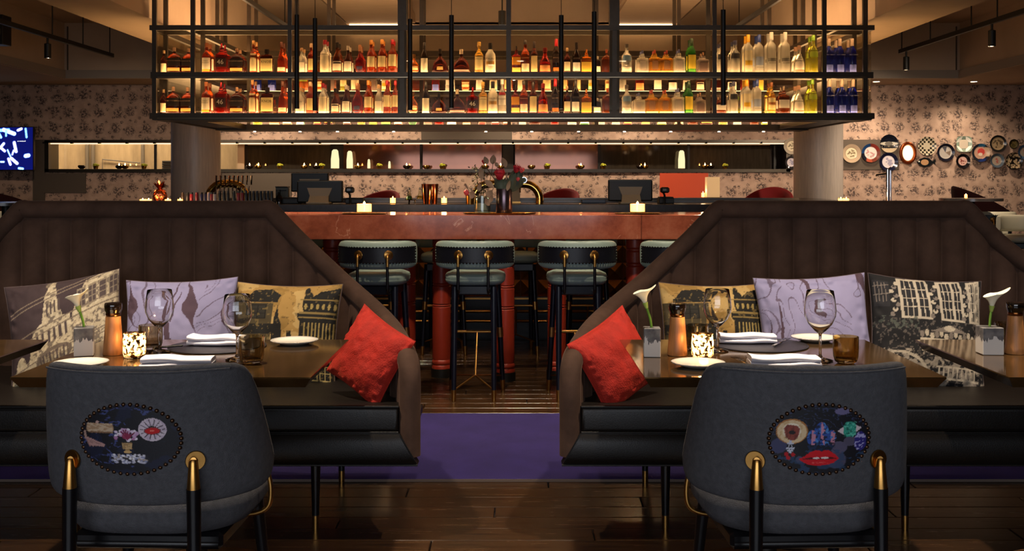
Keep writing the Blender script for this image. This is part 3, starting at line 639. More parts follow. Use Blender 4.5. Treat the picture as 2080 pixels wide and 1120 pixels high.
LO = [(332,178,13,'sp',.1),(352,175,29,'wr'),(381,176,29,'wr'),(419,165,19,'wt'),(449,166,22,'mk'),(481,176,29,'wr'),(513,161,15,'ta'),(543,176,24,'kn'),(574,163,18,'sz'),(610,176,20,'cl'),(630,165,17,'ov'),(656,168,18,'bl'),(681,178,17,'co'),(703,171,18,'ma'),(725,167,20,'cv'),(748,162,17,'am'),(769,170,16,'cl'),(786,162,15,'ar'),(803,162,14,'ar'),
      (839,184,20,'rd'),(865,165,16,'dw'),(892,187,32,'xo'),(929,180,34,'dc'),(960,176,21,'mk'),(981,165,18,'gd'),(1001,164,20,'wh'),(1020,160,17,'bc'),(1047,171,16,'or'),(1064,162,17,'cr'),(1083,165,16,'js'),(1103,168,22,'ap'),(1128,159,16,'br'),(1152,174,14,'sp'),(1169,160,17,'kr'),(1191,180,20,'ye'),(1213,198,14,'mi'),(1234,178,22,'wd'),
      (1273,171,20,'cb'),(1298,187,24,'sq'),(1324,181,24,'sg'),(1351,181,24,'sg'),(1377,178,24,'sq'),(1399,163,18,'gr'),(1422,187,22,'pa'),(1464,194,20,'he'),(1490,164,18,'ab'),(1517,160,17,'ke'),(1538,160,17,'gg'),(1567,166,17,'ti'),(1592,174,21,'he'),(1622,172,22,'rg'),(1650,160,19,'yg'),(1685,160,17,'ww'),(1710,160,17,'ww'),(1733,160,17,'ww')]
DBT = 9.40
for rowname, rows, zs, yb in (('upper', UP, ZM, 146.5), ('lower', LO, ZS, 229.5)):
    n = 0
    for q in rows:
        x, ty, wpx, k = q[:4]; n += 1
        d = DBT + (q[4] if len(q) > 4 else 0.0)
        typ, gk, cap, lab, txt, lab2, words, nm = K[k]
        hh = (yb - ty) * 9.38 / F; hh = min(hh, 0.328 if rowname == 'lower' else 0.37)
        bottle(nm, '%s, %s along the %s front shelf' % (words, ORD(n), rowname), ((x - CX) * d / F, d, zs + 0.002), wpx * d / F, hh, typ, gk, cap, lab, 'bottles on the %s front shelf' % rowname, txt, lab2)
# reserve bottles standing right behind their twins
for rowname, rows, zs, yb in (('upper', UP, ZM, 146.5), ('lower', LO, ZS, 229.5)):
    n = 0
    for i, q in enumerate(rows):
        x, ty, wpx, k = q[:4]
        if x < 390 or 1000 < x < 1030 or k in ('mi', 'sp', 'rd', 'dc', 'xo', 'kn'): continue
        if not (x < 800 or x > 1290): continue
        n += 1; d = DBT + 0.115
        typ, gk, cap, lab, txt, lab2, words, nm = K[k]
        hh = min((yb - ty) * 9.38 / F, 0.328 if rowname == 'lower' else 0.37)
        bottle(nm, '%s, behind the %s bottle of the %s front shelf' % (words.split(' with ')[0], ORD(i + 1), rowname), ((x - CX) * DBT / F, d, zs + 0.002), wpx * DBT / F * 0.96, hh, typ, gk, cap, lab, 'second row bottles on the front shelves')
# bottles on the rear run, seen under and through the front shelves
rs = random.Random(5); kk = list(K)
for rowname, zs in (('lower', ZS), ('upper', ZM)):
    n = 0; x = -2.68
    while x < 2.7:
        k = rs.choice(kk); typ, gk, cap, lab, txt, lab2, words, nm = K[k]
        if rs.random() < .4: gk = rs.choice(['green', 'red', 'orange', 'teal', 'aqua', 'yellow', 'clear', 'pink'])
        wd = rs.uniform(.075, .105) * (1.3 if typ in ('flask', 'deck') else 1); n += 1
        bottle(nm, '%s %s bottle, %s from the left on the %s rear shelf' % ({'tall': 'straight', 'wine': 'sloping-shouldered', 'vodka': 'slender', 'flask': 'broad', 'square': 'square', 'deck': 'flared', 'round': 'round', 'bell': 'bell-shaped', 'block': 'flat'}[typ], gk, ORD(n), rowname),
               (x, DB + 0.13, zs + 0.002), wd, rs.uniform(.25, .31), typ, gk, cap, lab, 'bottles on the %s rear shelf' % rowname, None, lab2)
        x += wd + rs.uniform(.03, .1)

# --- slim tubular pendants over the marble table
for i, (x, yt, yb, wire) in enumerate([(603, 30, 221, 0), (640, 37, 225, 0), (833, 39, 224, 0), (917, 31, 220, 0), (1140, 31, 221, 0), (1207, 24, 217, 0), (1469, 20, 214, 0)]):
    d = 0.475 * F / (HY - yb); p = P(x, yb, d); zt = z_at(yt, d)
    t = thing('tube_pendant', 'slim black tube pendant, %s from the left before the bottle rack' % ORD(i + 1), 'pendant lamp', (p.x, d, p.z), 0, 'tube pendants above the marble table')
    obj('tube', MB().lathe([(0.014, 0.0), (0.0165, 0), (0.0165, zt - p.z), (0, zt - p.z)], 16), BLACKM, t)
    obj('lens', MB().lathe([(0, 0.006), (0.0135, 0.006)], 12), LENS, t)
    obj('wire', MB().tube([(0, 0, zt - p.z), (0, 0, 3.5 - p.z if d > 6 else 2.73 - p.z)], 0.0025, 6), BLACKM, t)
    l = bpy.data.lights.new('pendant_beam', 'SPOT'); l.energy = 26; l.color = (1, .76, .5); l.spot_size = R(64); l.spot_blend = .6; l.shadow_soft_size = .015
    lo = bpy.data.objects.new('pendant_beam', l); col.objects.link(lo); lo.parent = t; lo.location = (0, 0, -0.005)
# ================================================================== MARBLE HIGH TABLE AND STOOLS
ht = thing('marble_high_table', 'long high table with thick red marble top on turned red posts', 'table', (0, 7.05, 0))
sx0 = (1303 - CX) * 7.05 / F
for a, b_ in ((-2.45, sx0 - 0.0012), (sx0 + 0.0012, 2.35)):
    obj('marble_slab', MB().box(((a + b_) / 2, 0.31, 1.03), (b_ - a, 0.62, 0.16), 0.003), MARBLE, ht, smooth=False)
postprof = [(0, 0.0), (.068, 0), (.068, .06)]
def ringed():
    p = [(.066, .06), (.066, .075), (.06, .085), (.066, .095), (.066, .108), (.058, .12), (.062, .135)]
    for z in (.48, .495, .62, .635, .76, .78, .86, .88):
        p += [(.062, z - .006), (.057, z), (.062, z + .006)]
    return p + [(.062, .93), (.06, .95)]
pm = MB().lathe([(0, .058)] + ringed() + [(0, .95)], 24).mesh('turned_post'); pm.materials.append(REDP)
fm = MB().lathe([(0, 0), (.07, 0), (.07, .058), (0, .058)], 24).mesh('post_foot'); fm.materials.append(BLACKM)
for x, d in ((560, 7.3), (675, 7.3), (826, 7.50), (897, 7.36), (1026, 7.22), (1131, 7.30), (1290, 7.28), (1420, 7.4)):
    p = P(x, 362, d); o = obj('turned_post', pm, REDP, ht, (p.x, d - 7.05, 0)); obj('post_foot', fm, BLACKM, o, (0, 0, 0))

def make_stool(leather, label, group):
    # local: +Y is the way the sitter faces, the backrest stands at -Y
    t = thing('bar_stool', label, 'bar stool', (0, 0, 0), 0, group)
    obj('seat', MB().lathe([(0, .70), (.165, .70), (.18, .715), (.186, .73), (.183, .737), (.187, .744), (.18, .762), (.15, .775), (.08, .779), (0, .78)], 40, n=3.2, c=(0, .0, 0)), leather, t, ang=60)
    obj('seat_frame', MB().box((0, 0.01, .668), (.27, .30, .06), .008), NAVYWOOD, t, smooth=False)
    legs = [((-.118, -.135, .69), (-.122, -.18, 0)), ((.118, -.135, .69), (.122, -.18, 0)), ((-.13, .13, .69), (-.165, .17, 0)), ((.13, .13, .69), (.165, .17, 0))]
    for a, b_ in legs:
        a, b_ = Vector(a), Vector(b_); q = a.lerp(b_, .90)
        l = obj('leg', MB().cone(q, a, .015, .021, 14), NAVYWOOD, t)
        obj('ferrule', MB().cone(b_, q, .0125, .0165, 14), BRASS, l)
        if a.y > 0: obj('collar', MB().cone(a.lerp(b_, .50), a.lerp(b_, .41), .021, .021, 14), BRASS, l)
    fl = Vector(legs[2][0]).lerp(Vector(legs[2][1]), .455); fr = Vector(legs[3][0]).lerp(Vector(legs[3][1]), .455)
    obj('footrest', MB().tube([fl, fr], .009, 10), BRASS, t)
    m = (fl + fr) / 2; hub = Vector((0, -.02, .13))
    y_ = MB().tube([m, hub], .006, 8)
    for i in (0, 1): y_.tube([hub, Vector(legs[i][0]).lerp(Vector(legs[i][1]), .905)], .006, 8)
    for i in (2, 3): y_.tube([hub, Vector(legs[i][0]).lerp(Vector(legs[i][1]), .86)], .005, 8)
    obj('brace', y_, BRASS, t)
    # curved backrest
    a_, b__ = .226, .17
    def arc(th, off): return Vector(((a_ + off) * math.sin(th), -(b__ + off) * math.cos(th) - .03, 0))
    W = R(80)
    def shell(u, v):
        th = -W + 2 * W * u; k = v * 2 * PI
        cz = .5 + .5 * math.cos(k); e = 1 - .18 * abs(2 * u - 1) ** 6
        ez = abs(math.cos(k)) ** .45 * (1 if math.cos(k) > 0 else -1); ed = abs(math.sin(k)) ** .7 * (1 if math.sin(k) > 0 else -1)
        p = arc(th, ed * .022); p.z = .885 + ez * .086 * e; return p
    br = MB().grid(shell, 40, 20)
    n0 = len(br.v); cols = 41
    br.f.append(tuple(j * cols for j in range(20))); br.f.append(tuple(j * cols + 40 for j in range(20)))
    bk = obj('backrest', br, leather, t, ang=70)
    def pan(u, v):
        th = R(-70) + R(140) * u; p = arc(th, .0245); p.z = .885 + (v - .5) * .094; return p
    obj('back_panel', MB().grid(pan, 36, 3), NAVYL, bk)
    st = MB()
    N = 30
    for k in range(N + 1):
        th = R(-70) + R(140) * k / N
        for z in (.838, .932):
            p = arc(th, .026); p.z = z; st.sphere(p, .0052, 6, 4)
    for s in (-1, 1):
        for z in np.linspace(.85, .92, 5):
            p = arc(s * R(70.5), .026); p.z = z; st.sphere(p, .0052, 6, 4)
    obj('studs', st, mat('dark_nailhead', '1d1512', .3, .8), bk, kind='stuff')
    for s in (-1, 1):
        th = s * R(21); p = arc(th, .026); p.z = .885
        d_ = obj('brass_disc', MB().lathe([(0, 0), (.029, 0), (.029, .004), (.026, .006), (0, .006)], 24), BRASS, bk, p, (R(90), 0, th))
        q = p + Vector((0, -.03, 0))
        obj('bracket', MB().tube([p + Vector((0, .0, 0)), p + Vector((0, -.022, 0)), q + Vector((0, -.004, -.01)), q + Vector((0, -.004, -.066))], .0095, 10), BRASS, bk)
        obj('back_rod', MB().tube([q + Vector((0, -.004, -.066)), q + Vector((0, -.004, -.20)), q + Vector((0, .02, -.222)), (p.x, -.12, .67)], .009, 10), BLACKWOOD, t)
    return t
G1 = 'bar stools on the near side of the marble table'
st0 = make_stool(TEAL, '', G1)
names = ['mostly hidden behind the left banquette', 'right behind the sloping left banquette', 'in the middle of the aisle', 'just left of the right banquette', 'half hidden behind the right banquette']
for i, (x, nm) in enumerate(zip((566, 771, 966, 1171, 1376), names)):
    o = st0 if i == 0 else copy_tree(st0)
    p = P(x, 362, 6.72); o.location = (p.x, 6.72, 0); o.rotation_euler = (0, 0, R((-2, -3, -1.5, 1, 2)[i]))
    o['label'] = 'sage bar stool, near side of marble table, ' + nm
G2 = 'bar stools between the marble table and the bar'
for i, X in enumerate((-1.62, -1.07, -.52, .03, .58, 1.13)):
    o = copy_tree(st0); o.location = (X, 8.42, 0); o.rotation_euler = (0, 0, R(180))
    o['group'] = G2; o['label'] = 'shadowed bar stool beyond the marble table, %s from the left' % ORD(i + 1)
# pale stools out on the right
cs0 = make_stool(CREAM, '', 'cream bar stools at the picture edges')
for i, (x, d, rz, lb) in enumerate([(2016, 12.4, 0, 'cream bar stool with studded dark back beyond the right banquette'), (2078, 11.0, 165, 'cream bar stool facing inward at the right picture edge'), (2, 12.2, 180, 'cream bar stool facing the camera at the left picture edge')]):
    o = cs0 if i == 0 else copy_tree(cs0)
    p = P(x, 362, d); o.location = (p.x, d, 0); o.rotation_euler = (0, 0, R(rz)); o['label'] = lb

# ================================================================== BANQUETTES
HALF = [(.761, 4.95, 1.206), (.705, 4.95, 1.1475), (.629, 4.95, 1.069), (.524, 4.92, .9765), (.406, 4.85, .8826), (.237, 4.62, .785), (.142, 4.40, .738), (.084, 4.22, .70), (.046, 4.11, .655), (.036, 4.07, .585), (.036, 4.065, .45), (.036, 4.065, .31)]
def banquette(cx, hw, label):
    t = thing('banquette', label, 'banquette', (cx, 4.5, 0))
    top = [(hw - e, d - 4.5, z) for e, d, z in HALF]
    mid = [(x, 4.95 - 4.5, 1.206) for x in np.linspace(-(hw - .80), hw - .80, 8)]
    left = [(-x, y, z) for x, y, z in top[::-1]]
    path = catmull(left + mid + top, 5)
    roll = obj('rolled_edge', MB().tube(path, .041, 18), VELVET, t, ang=70)
    # plan path only down to the arm fronts (for shell and channels)
    n_end = len(catmull(left[:3], 5)) + 4
    plan = [p for p in path]
    # trim the vertical arm fronts
    plan = [p for p in plan if p.z > .62]
    # resample by arc length in plan
    L = [0.0]
    for a, b_ in zip(plan[:-1], plan[1:]): L.append(L[-1] + math.hypot(b_.x - a.x, b_.y - a.y))
    tot = L[-1]; CW = .1135
    nch = int(round(tot / CW)); nch += (nch % 2 == 0) * 0; SUB = 8; N = nch * SUB
    xs = np.interp(np.linspace(0, tot, N + 1), L, [p.x for p in plan]); ys = np.interp(np.linspace(0, tot, N + 1), L, [p.y for p in plan]); zs = np.interp(np.linspace(0, tot, N + 1), L, [p.z for p in plan])
    def nrm(i):
        a, b_ = max(i - 2, 0), min(i + 2, N); tx, ty = xs[b_] - xs[a], ys[b_] - ys[a]; l = math.hypot(tx, ty) + 1e-9
        return Vector((ty / l, -tx / l, 0))      # towards the seat
    # channels: one padded piece each
    for c in range(nch):
        i0 = c * SUB
        def fn(u, v, i0=i0):
            i = int(round(i0 + u * SUB)); bul = .002 + .036 * math.sqrt(max(0, math.sin(PI * u))) * (1 - v ** 10)
            p = Vector((xs[i], ys[i], 0)) + nrm(i) * bul; p.z = .40 + (zs[i] - .40 - .0) * v; return p
        obj('channel', MB().grid(fn, SUB, 10), VELVET, t, ang=80)
    def outer(u, v):
        i = int(round(u * N)); p = Vector((xs[i], ys[i], 0)) - nrm(i) * (.030 if v > .5 else .022); p.z = .285 + (zs[i] - .285) * v; return p
    sh = MB().grid(outer, N, 4)
    def inner(u, v):
        i = int(round(u * N)); p = Vector((xs[i], ys[i], 0)) + nrm(i) * .006; p.z = .285 + (zs[i] - .285) * v; return p
    sh.grid(inner, N, 4)
    obj('shell', sh, VELVET, t, ang=80)
    # seat cushion and apron (plan follows the shell)
    fy = 4.03 - 4.5
    pl = [(xs[i], ys[i]) for i in range(0, N + 1, 4)]
    poly = [(-(hw - .072), fy)] + [(x * .985, y - .01) for x, y in pl if y > fy + .08] + [((hw - .072), fy)]
    bm = bmesh.new()
    vs_ = [bm.verts.new((x, y, .400)) for x, y in poly]; f = bm.faces.new(vs_)
    ex = bmesh.ops.extrude_face_region(bm, geom=[f]); bmesh.ops.translate(bm, verts=[e for e in ex['geom'] if isinstance(e, bmesh.types.BMVert)], vec=(0, 0, .098))
    ed = [e for e in bm.edges if all(v.co.y < fy + .02 for v in e.verts)]
    bmesh.ops.bevel(bm, geom=ed, offset=.018, segments=3, affect='EDGES', profile=.5)
    bmesh.ops.recalc_face_normals(bm, faces=bm.faces); me = bpy.data.meshes.new('seat_cushion'); bm.to_mesh(me); bm.free(); me.shade_smooth(); me.set_sharp_from_angle(angle=R(40))
    obj('seat_cushion', me, LEATHER, t)
    # piping along the cushion's front edges
    obj('piping', MB().tube([(-(hw - .075), fy + .004, .4975), (hw - .075, fy + .004, .4975)], .004, 6).tube([(-(hw - .075), fy + .002, .402), (hw - .075, fy + .002, .402)], .004, 6), LEATHER, t)
    def apr(u, v):
        half = hw - .072 + .070 * (1 - v); x = -half + 2 * half * u; bul = .014 * math.sin(PI * v) ** .6
        return Vector((x, fy - .012 - bul, .284 + .114 * v))
    ap = MB().grid(apr, 40, 8)
    ap.box((0, .0, .30), (2 * hw - .12, .90, .03)); 
    ap.prism([(-(hw - .002), fy - .01, .284), (hw - .002, fy - .01, .284), (hw - .07, fy - .01, .40), (-(hw - .07), fy - .01, .40)], (0, .06, 0))
    obj('apron', ap, LEATHER, t, ang=50)
    obj('base_welt', MB().tube([(-(hw - .002), fy - .015, .285), (hw - .002, fy - .015, .285)], .0045, 6), LEATHER, t)
    for x in (hw - .407, 0, -(hw - .407)):
        for y in (4.165 - 4.5, 4.80 - 4.5):
            l = obj('leg', MB().cone((x, y, .052), (x, y, .29), .0135, .0205, 16), BLACKWOOD, t)
            obj('ferrule', MB().cone((x, y, 0.0), (x, y, .054), .0125, .0140, 16), BRASS, l)
    return t
HW = 1.328
banquette(-.348 - HW, HW, 'left brown velvet banquette with channelled back and black leather seat')
banquette(.183 + HW, HW, 'right brown velvet banquette with channelled back and black leather seat')

# ================================================================== CUSHIONS
def cushion(name, label, paint_fn, m, size, thick, loc, rot, group=None, nu=150, nv=150, sag=0.0, seed=0):
    hx, hz = size[0] / 2, size[1] / 2
    rng = np.random.RandomState(seed)
    u = np.linspace(-1, 1, nu + 1); v = np.linspace(-1, 1, nv + 1); U, V = np.meshgrid(u, v)
    X = hx * U * (1 - .07 * U ** 2 * (1 - V ** 2)); Z = hz * V * (1 - .07 * V ** 2 * (1 - U ** 2))
    Tk = thick / 2 * (np.clip(1 - U ** 2, 0, 1) ** .5) * (np.clip(1 - V ** 2, 0, 1) ** .5) + .002
    wr = (fbm(U * 2.2 + 5 + seed, V * 2.2 + 3, seed, 3) - .5) * .022 * (1 - np.maximum(abs(U), abs(V)) ** 4)
    crease = np.exp(-((np.maximum(abs(U), abs(V)) - .88) / .08) ** 2) * (vnoise(U * 9 + seed, V * 9, seed + 3) - .5) * .012
    Z = Z - sag * (1 - U ** 2) * (V + 1) * .5
    front = np.stack([X, -(Tk + wr + crease), Z], -1).reshape(-1, 3); back = np.stack([X, Tk, Z], -1).reshape(-1, 3)
    w_ = nu + 1; n = w_ * (nv + 1); idx = np.arange(n).reshape(nv + 1, w_)
    a, b_, c, d = idx[:-1, :-1].ravel(), idx[:-1, 1:].ravel(), idx[1:, 1:].ravel(), idx[1:, :-1].ravel()
    fF = np.stack([a, b_, c, d], -1); st = 6
    ib = np.arange(0, nu + 1, st); jb = np.arange(0, nv + 1, st)
    # coarser back
    sub = idx[np.ix_(jb, ib)]; backv = back[sub.ravel()]; m2 = len(ib); n2 = np.arange(len(backv)).reshape(len(jb), m2) + n
    a, b_, c, d = n2[:-1, :-1].ravel(), n2[:-1, 1:].ravel(), n2[1:, 1:].ravel(), n2[1:, :-1].ravel()
    fB = np.stack([d, c, b_, a], -1)
    me = bpy.data.meshes.new(name); me.from_pydata(np.vstack([front, backv]).tolist(), [], np.vstack([fF, fB]).tolist()); me.shade_smooth(); me.update()
    if paint_fn:
        UU = np.concatenate([((U + 1) / 2).ravel(), ((U + 1) / 2)[np.ix_(jb, ib)].ravel()]); VV = np.concatenate([((V + 1) / 2).ravel(), ((V + 1) / 2)[np.ix_(jb, ib)].ravel()])
        pr = paint_fn(UU, VV); pr.store(me)
    t = thing(name, label, 'cushion', loc, 0, group); t.rotation_euler = rot
    obj('cover', me, m, t)
    edge = [(hx * q * (1 - .07 * 0), 0, 0) for q in (0,)]
    def ep(s, k):
        if s == 0: uu, vv_ = k, -1
        elif s == 1: uu, vv_ = 1, k
        elif s == 2: uu, vv_ = -k, 1
        else: uu, vv_ = -1, -k
        return Vector((hx * uu * (1 - .07 * uu ** 2 * (1 - vv_ ** 2)), 0, hz * vv_ * (1 - .07 * vv_ ** 2 * (1 - uu ** 2)) - sag * (1 - uu ** 2) * (vv_ + 1) * .5))
    pts = [ep(s, k) for s in range(4) for k in np.linspace(-1, 1, 12, endpoint=False)]
    obj('seam', MB().tube(pts, .0028, 5, closed=True), m if not paint_fn else mat('cushion_seam_' + name, '5a4c4c', .9), t)
    return t

def pr_marble(seed, ground, vein, dens=1.0):
    def f(U, V):
        p = Print(U, V, ground)
        rg = random.Random(seed)
        q = U + .30 * (fbm(U * 2.0 + seed, V * 1.6, seed, 3) - .5) + .20 * (fbm(U * 4.3, V * 3.4 + seed, seed + 2, 3) - .5)
        for k in range(int(5 * dens)):                       # thick feathered veins running up the cloth
            u0 = rg.uniform(.02, .98); v0 = rg.uniform(.1, .9); ln = rg.uniform(.25, .55); sl = rg.uniform(-.5, .5)
            env = np.clip(1 - ((V - v0) / ln) ** 2, 0, 1); wd = .034 * env * np.clip(2.2 * fbm(U * 5 + k * 7, V * 4, seed + 60 + k, 3) - .55, 0, 2)
            p.put(np.abs(q - u0 - sl * (V - v0)) < wd, vein, .95)
        c = fbm(U * 1.6 + 1.4 * fbm(U * 2 + 3, V * 2, seed + 8, 3), V * 1.5 + 1.4 * fbm(U * 2, V * 2 + 9, seed + 9, 3), seed + 20, 3)
        e = fbm(U * 2.1, V * 2.1, seed + 31, 2)
        for lv_ in (.36, .44, .5, .56, .64): p.put((np.abs(c - lv_) < .0035) & (e > .42), vein, .7)
        sh = fbm(U * 3, V * 3, seed + 44, 3)
        p.C *= (0.92 + .16 * sh)[:, None]
        return p
    return f
def speck(p, seed, sc, amt):
    p.C *= (1 - amt + 2 * amt * fbm(p.U * sc, p.V * sc, seed, 3))[:, None]
def windows(p, x0, y0, x1, y1, nx, ny, frame, pane, gap=.3, bars=True):
    w_, h_ = (x1 - x0) / nx, (y1 - y0) / ny
    for i in range(nx):
        for j in range(ny):
            a, b_ = x0 + i * w_ + w_ * gap / 2, y0 + j * h_ + h_ * gap / 2; c, d = a + w_ * (1 - gap), b_ + h_ * (1 - gap)
            p.rect(a - w_ * .07, b_ - h_ * .05, c + w_ * .07, d + h_ * .08, frame); p.rect(a, b_, c, d, pane)
            if bars:
                p.rect((a + c) / 2 - w_ * .025, b_, (a + c) / 2 + w_ * .025, d, frame)
                for q in (.35, .68): p.rect(a, b_ + (d - b_) * q - h_ * .015, c, b_ + (d - b_) * q + h_ * .015, frame)
def pr_mauve(U0, V0):
    # cream engraved facade climbing to the right on a mauve-brown ground
    U = U0 + .0; V = V0 - .38 * (U0 - .5)
    p = Print(U, V, '3c2d30'); speck(p, 3, 30, .12)
    cr, dk = 'b9a98c', '4c3f3e'
    p.poly([(.02, -.5), (.02, .30), (.30, .42), (.36, .52), (1.2, .60), (1.2, -.5)], cr)
    p.poly([(.20, .36), (.26, .60), (.34, .64), (.37, .84), (.47, .84), (.52, .62), (.58, .60), (.60, .36)], cr)
    p.poly([(.36, .84), (.40, .96), (.46, .97), (.48, .84)], cr); p.ell(.42, 1.0, .045, .04, cr)
    p.poly([(.60, .58), (.72, .86), (1.3, .92), (1.3, .3), (.60, .3)], cr)
    p.ell(.12, .36, .05, .09, cr); p.ell(.07, .30, .04, .06, cr)
    for x in np.arange(.28, .58, .05): p.rect(x, .44, x + .022, .56, dk)
    for x in np.arange(.38, .50, .035): p.rect(x, .68, x + .016, .80, dk)
    windows(p, .64, .56, 1.1, .82, 5, 1, '8a7c68', dk, .35)
    windows(p, .05, .06, 1.1, .26, 12, 1, '85765f', dk, .35); windows(p, .05, -.18, 1.1, .03, 12, 1, '85765f', dk, .35)
    for y in (.28, .33, .04, .545, .60, .84, .88): p.rect(.03, y, 1.3, y + .012, '7a6b5c')
    p.ell(.42, .30, .16, .09, '6a5c50'); p.ell(.42, .29, .13, .065, '96866c')
    for k in range(9): p.line(.30 + k * .03, .25, .30 + k * .03, .35, .004, dk)
    n = fbm(U * 42, V * 42, 8, 3); inside = p.C.mean(1) > .2
    p.put(inside & (n > .60), dk, .75); p.put(inside & (n < .36), 'd3c5a8', .6)
    p.put((V0 < .16) & (fbm(U * 20, V * 20, 4, 3) > .5), '3c4436', .6)
    return p
def pr_gold(flip=False, seed=1):
    def f(U0, V):
        U = 1 - U0 if flip else U0
        p = Print(U, V, 'b08a4a'); n = fbm(U * 4, V * 5, seed, 4); p.put(n > .52, 'c9a86a', .8); p.put(n < .4, '8a6a30', .6)
        bk, gd = '17140f', '8f7742'
        # left house
        p.rect(.0, .0, .40, .80, '4d4128'); p.poly([(.14, .86), (.20, .93), (.36, .95), (.46, .88), (.44, .84), (.12, .84)], bk); p.rect(.10, .80, .44, .84, bk)
        p.rect(.0, .50, .46, .60, bk); p.poly([(.40, .45), (.42, .66), (.44, .78), (.46, .66), (.49, .6), (.5, .44)], bk)
        windows(p, .14, .62, .36, .80, 1, 1, bk, '2e2a22', .35); windows(p, .04, .12, .36, .46, 2, 1, '93804f', bk, .45)
        for x in (.02, .20, .37): p.rect(x, .0, x + .025, .48, '7a6a42')
        # statue and balustrade in the middle
        p.rect(.44, .18, .70, .30, bk); p.poly([(.50, .28), (.51, .40), (.55, .46), (.54, .54), (.58, .54), (.60, .44), (.64, .36), (.64, .28)], bk); p.rect(.44, 0, .72, .18, '3a3220')
        for k in range(6): p.rect(.45 + k * .045, .19, .465 + k * .045, .27, gd)
        # right rounded tower
        p.poly([(.66, .0), (.66, .62), (.63, .66), (.63, .70), (.70, .72), (.70, .82), (.82, .92), (1.0, .96), (1.0, .0)], bk)
        p.ell(.72, .80, .05, .12, bk); p.ell(.70, .92, .025, .05, bk)
        for y0, y1 in ((.70, .715), (.655, .668), (.83, .842), (.36, .37), (.40, .408)): p.rect(.64, y0, 1, y1, gd)
        for k in range(9): p.rect(.70 + k * .035, .44, .712 + k * .035, .62, 'a89052')
        windows(p, .74, .06, .98, .32, 2, 1, 'c4ac6c', bk, .3)
        for k in range(6): p.ell(.70 + k * .055, .77, .014, .03, 'a89052')
        m = fbm(U * 38, V * 38, seed + 5, 3); p.put((p.C.mean(1) < .06) & (m > .70), gd, .5); p.put((p.C.mean(1) > .05) & (m < .26), bk, .5)
        p.put(V < .06 + .05 * fbm(U * 8, V * 8, 3, 2), bk, .7)
        return p
    return f
def pr_black(U, V):
    p = Print(U, V, '0f0e12'); wv = 'b9ad9a'; md = '7a7068'
    for x0, x1 in ((.26, .50), (.60, .80), (.87, .98)):
        p.poly([(x0 - .01, .60), (x0 - .03, .98), (x1 - .01, 1.0), (x1 + .015, .60)], wv); p.poly([(x0 + .015, .62), (x0, .96), (x1 - .03, .975), (x1 - .01, .62)], '1c1b20')
        for k in range(1, 5):
            xx = x0 + (x1 - x0) * k / 5; p.line(xx, .62, xx - .015, .97, .004 if k != 3 else .012, wv)
        for y in (.70, .78, .87): p.line(x0 + .01, y, x1 - .015, y + .008, .004, wv)
    for x in (.20, .54, .83):
        for k in range(8): p.ell(x + .012 * ((k * 37) % 5 - 2), .63 + k * .042, .022, .02, wv if k % 2 else md); p.ell(x, .64 + k * .042, .009, .01, '17161a')
    p.rect(.02, .70, .16, .94, '232227')
    for k in range(4): p.line(.04 + k * .03, .74, .03 + k * .03, .92, .003, md)
    p.line(.02, .80, .16, .82, .004, md); p.line(.02, .88, .15, .90, .004, md)
    p.rect(.40, .40, .92, .44, wv); p.rect(.40, .35, .95, .37, md); p.rect(.42, .32, .93, .335, wv)
    for k in range(13):
        p.ell(.42 + k * .042, .47 + .015 * math.sin(k * 2.1), .018, .03, wv if k % 3 else md)
    p.poly([(.5, .50), (.66, .56), (.84, .50)], md); p.ell(.66, .53, .05, .025, wv)
    n = fbm(U * 30, V * 30, 12, 4); low = (V < .34); p.put(low & (n > .53), 'a89c8c', .85); p.put(low & (n > .48) & (n < .53), '5a524c', .8)
    p.ring(.22, .12, .26, .20, .12, wv); p.ring(.70, .02, .22, .16, .14, md)
    for k in range(9): p.rect(.56 + k * .04, .10, .575 + k * .04, .19, wv)
    p.rect(.54, .19, .93, .205, wv); p.rect(.54, .085, .93, .10, wv)
    p.put((fbm(U * 60, V * 60, 2, 2) > .66) & (V < .60), md, .5)
    p.put((V < .62) & (V > .5) & (U < .4) & (n > .54), '4a5048', .8)
    return p
PRM = printed('printed_cotton', .85, .0)
LAV = '9691b6'; VE = '4c3540'
cushion('printed_cushion', 'mauve-brown cushion printed with a cream ornate facade, far left of the left banquette', pr_mauve, PRM, (.47, .46), .15, P(135, 674, 4.52), (R(-17), R(-9), R(8)), seed=2)
cushion('marbled_cushion', 'lavender cushion with plum marbling, between two printed cushions on the left banquette', pr_marble(11, LAV, VE, 1.3), PRM, (.47, .46), .15, P(366, 676, 4.56), (R(-15), R(-1.5), R(3)), seed=3)
cushion('printed_cushion', 'gold and black street-view cushion beside the red pillow on the left banquette', pr_gold(False, 1), PRM, (.46, .46), .15, P(580, 684, 4.60), (R(-15), R(1), R(-3)), seed=4)
cushion('red_cushion', 'red textured velvet cushion propped in the corner of the left banquette', None, REDV, (.30, .30), .135, P(752, 724, 4.20), (R(-18), R(24), R(-38)), nu=60, nv=60, seed=5)
cushion('red_cushion', 'red textured velvet cushion propped in the corner of the right banquette', None, REDV, (.315, .315), .14, P(1250, 732, 4.20), (R(-18), R(-24), R(38)), nu=60, nv=60, seed=6)
cushion('printed_cushion', 'gold and black street-view cushion behind pepper mill on the right banquette', pr_gold(False, 5), PRM, (.46, .46), .15, P(1450, 684, 4.60), (R(-15), R(1), R(4)), seed=7)
cushion('marbled_cushion', 'lavender cushion with plum marbling, behind wine glass on the right banquette', pr_marble(23, LAV, VE, 1.1), PRM, (.47, .47), .15, P(1655, 672, 4.54), (R(-15), R(-3), R(-2)), seed=8)
cushion('printed_cushion', 'black cushion printed with cream windows, between two tables on the right banquette', pr_black, PRM, (.47, .48), .15, P(1880, 678, 4.52), (R(-17), R(4), R(-4)), seed=9)
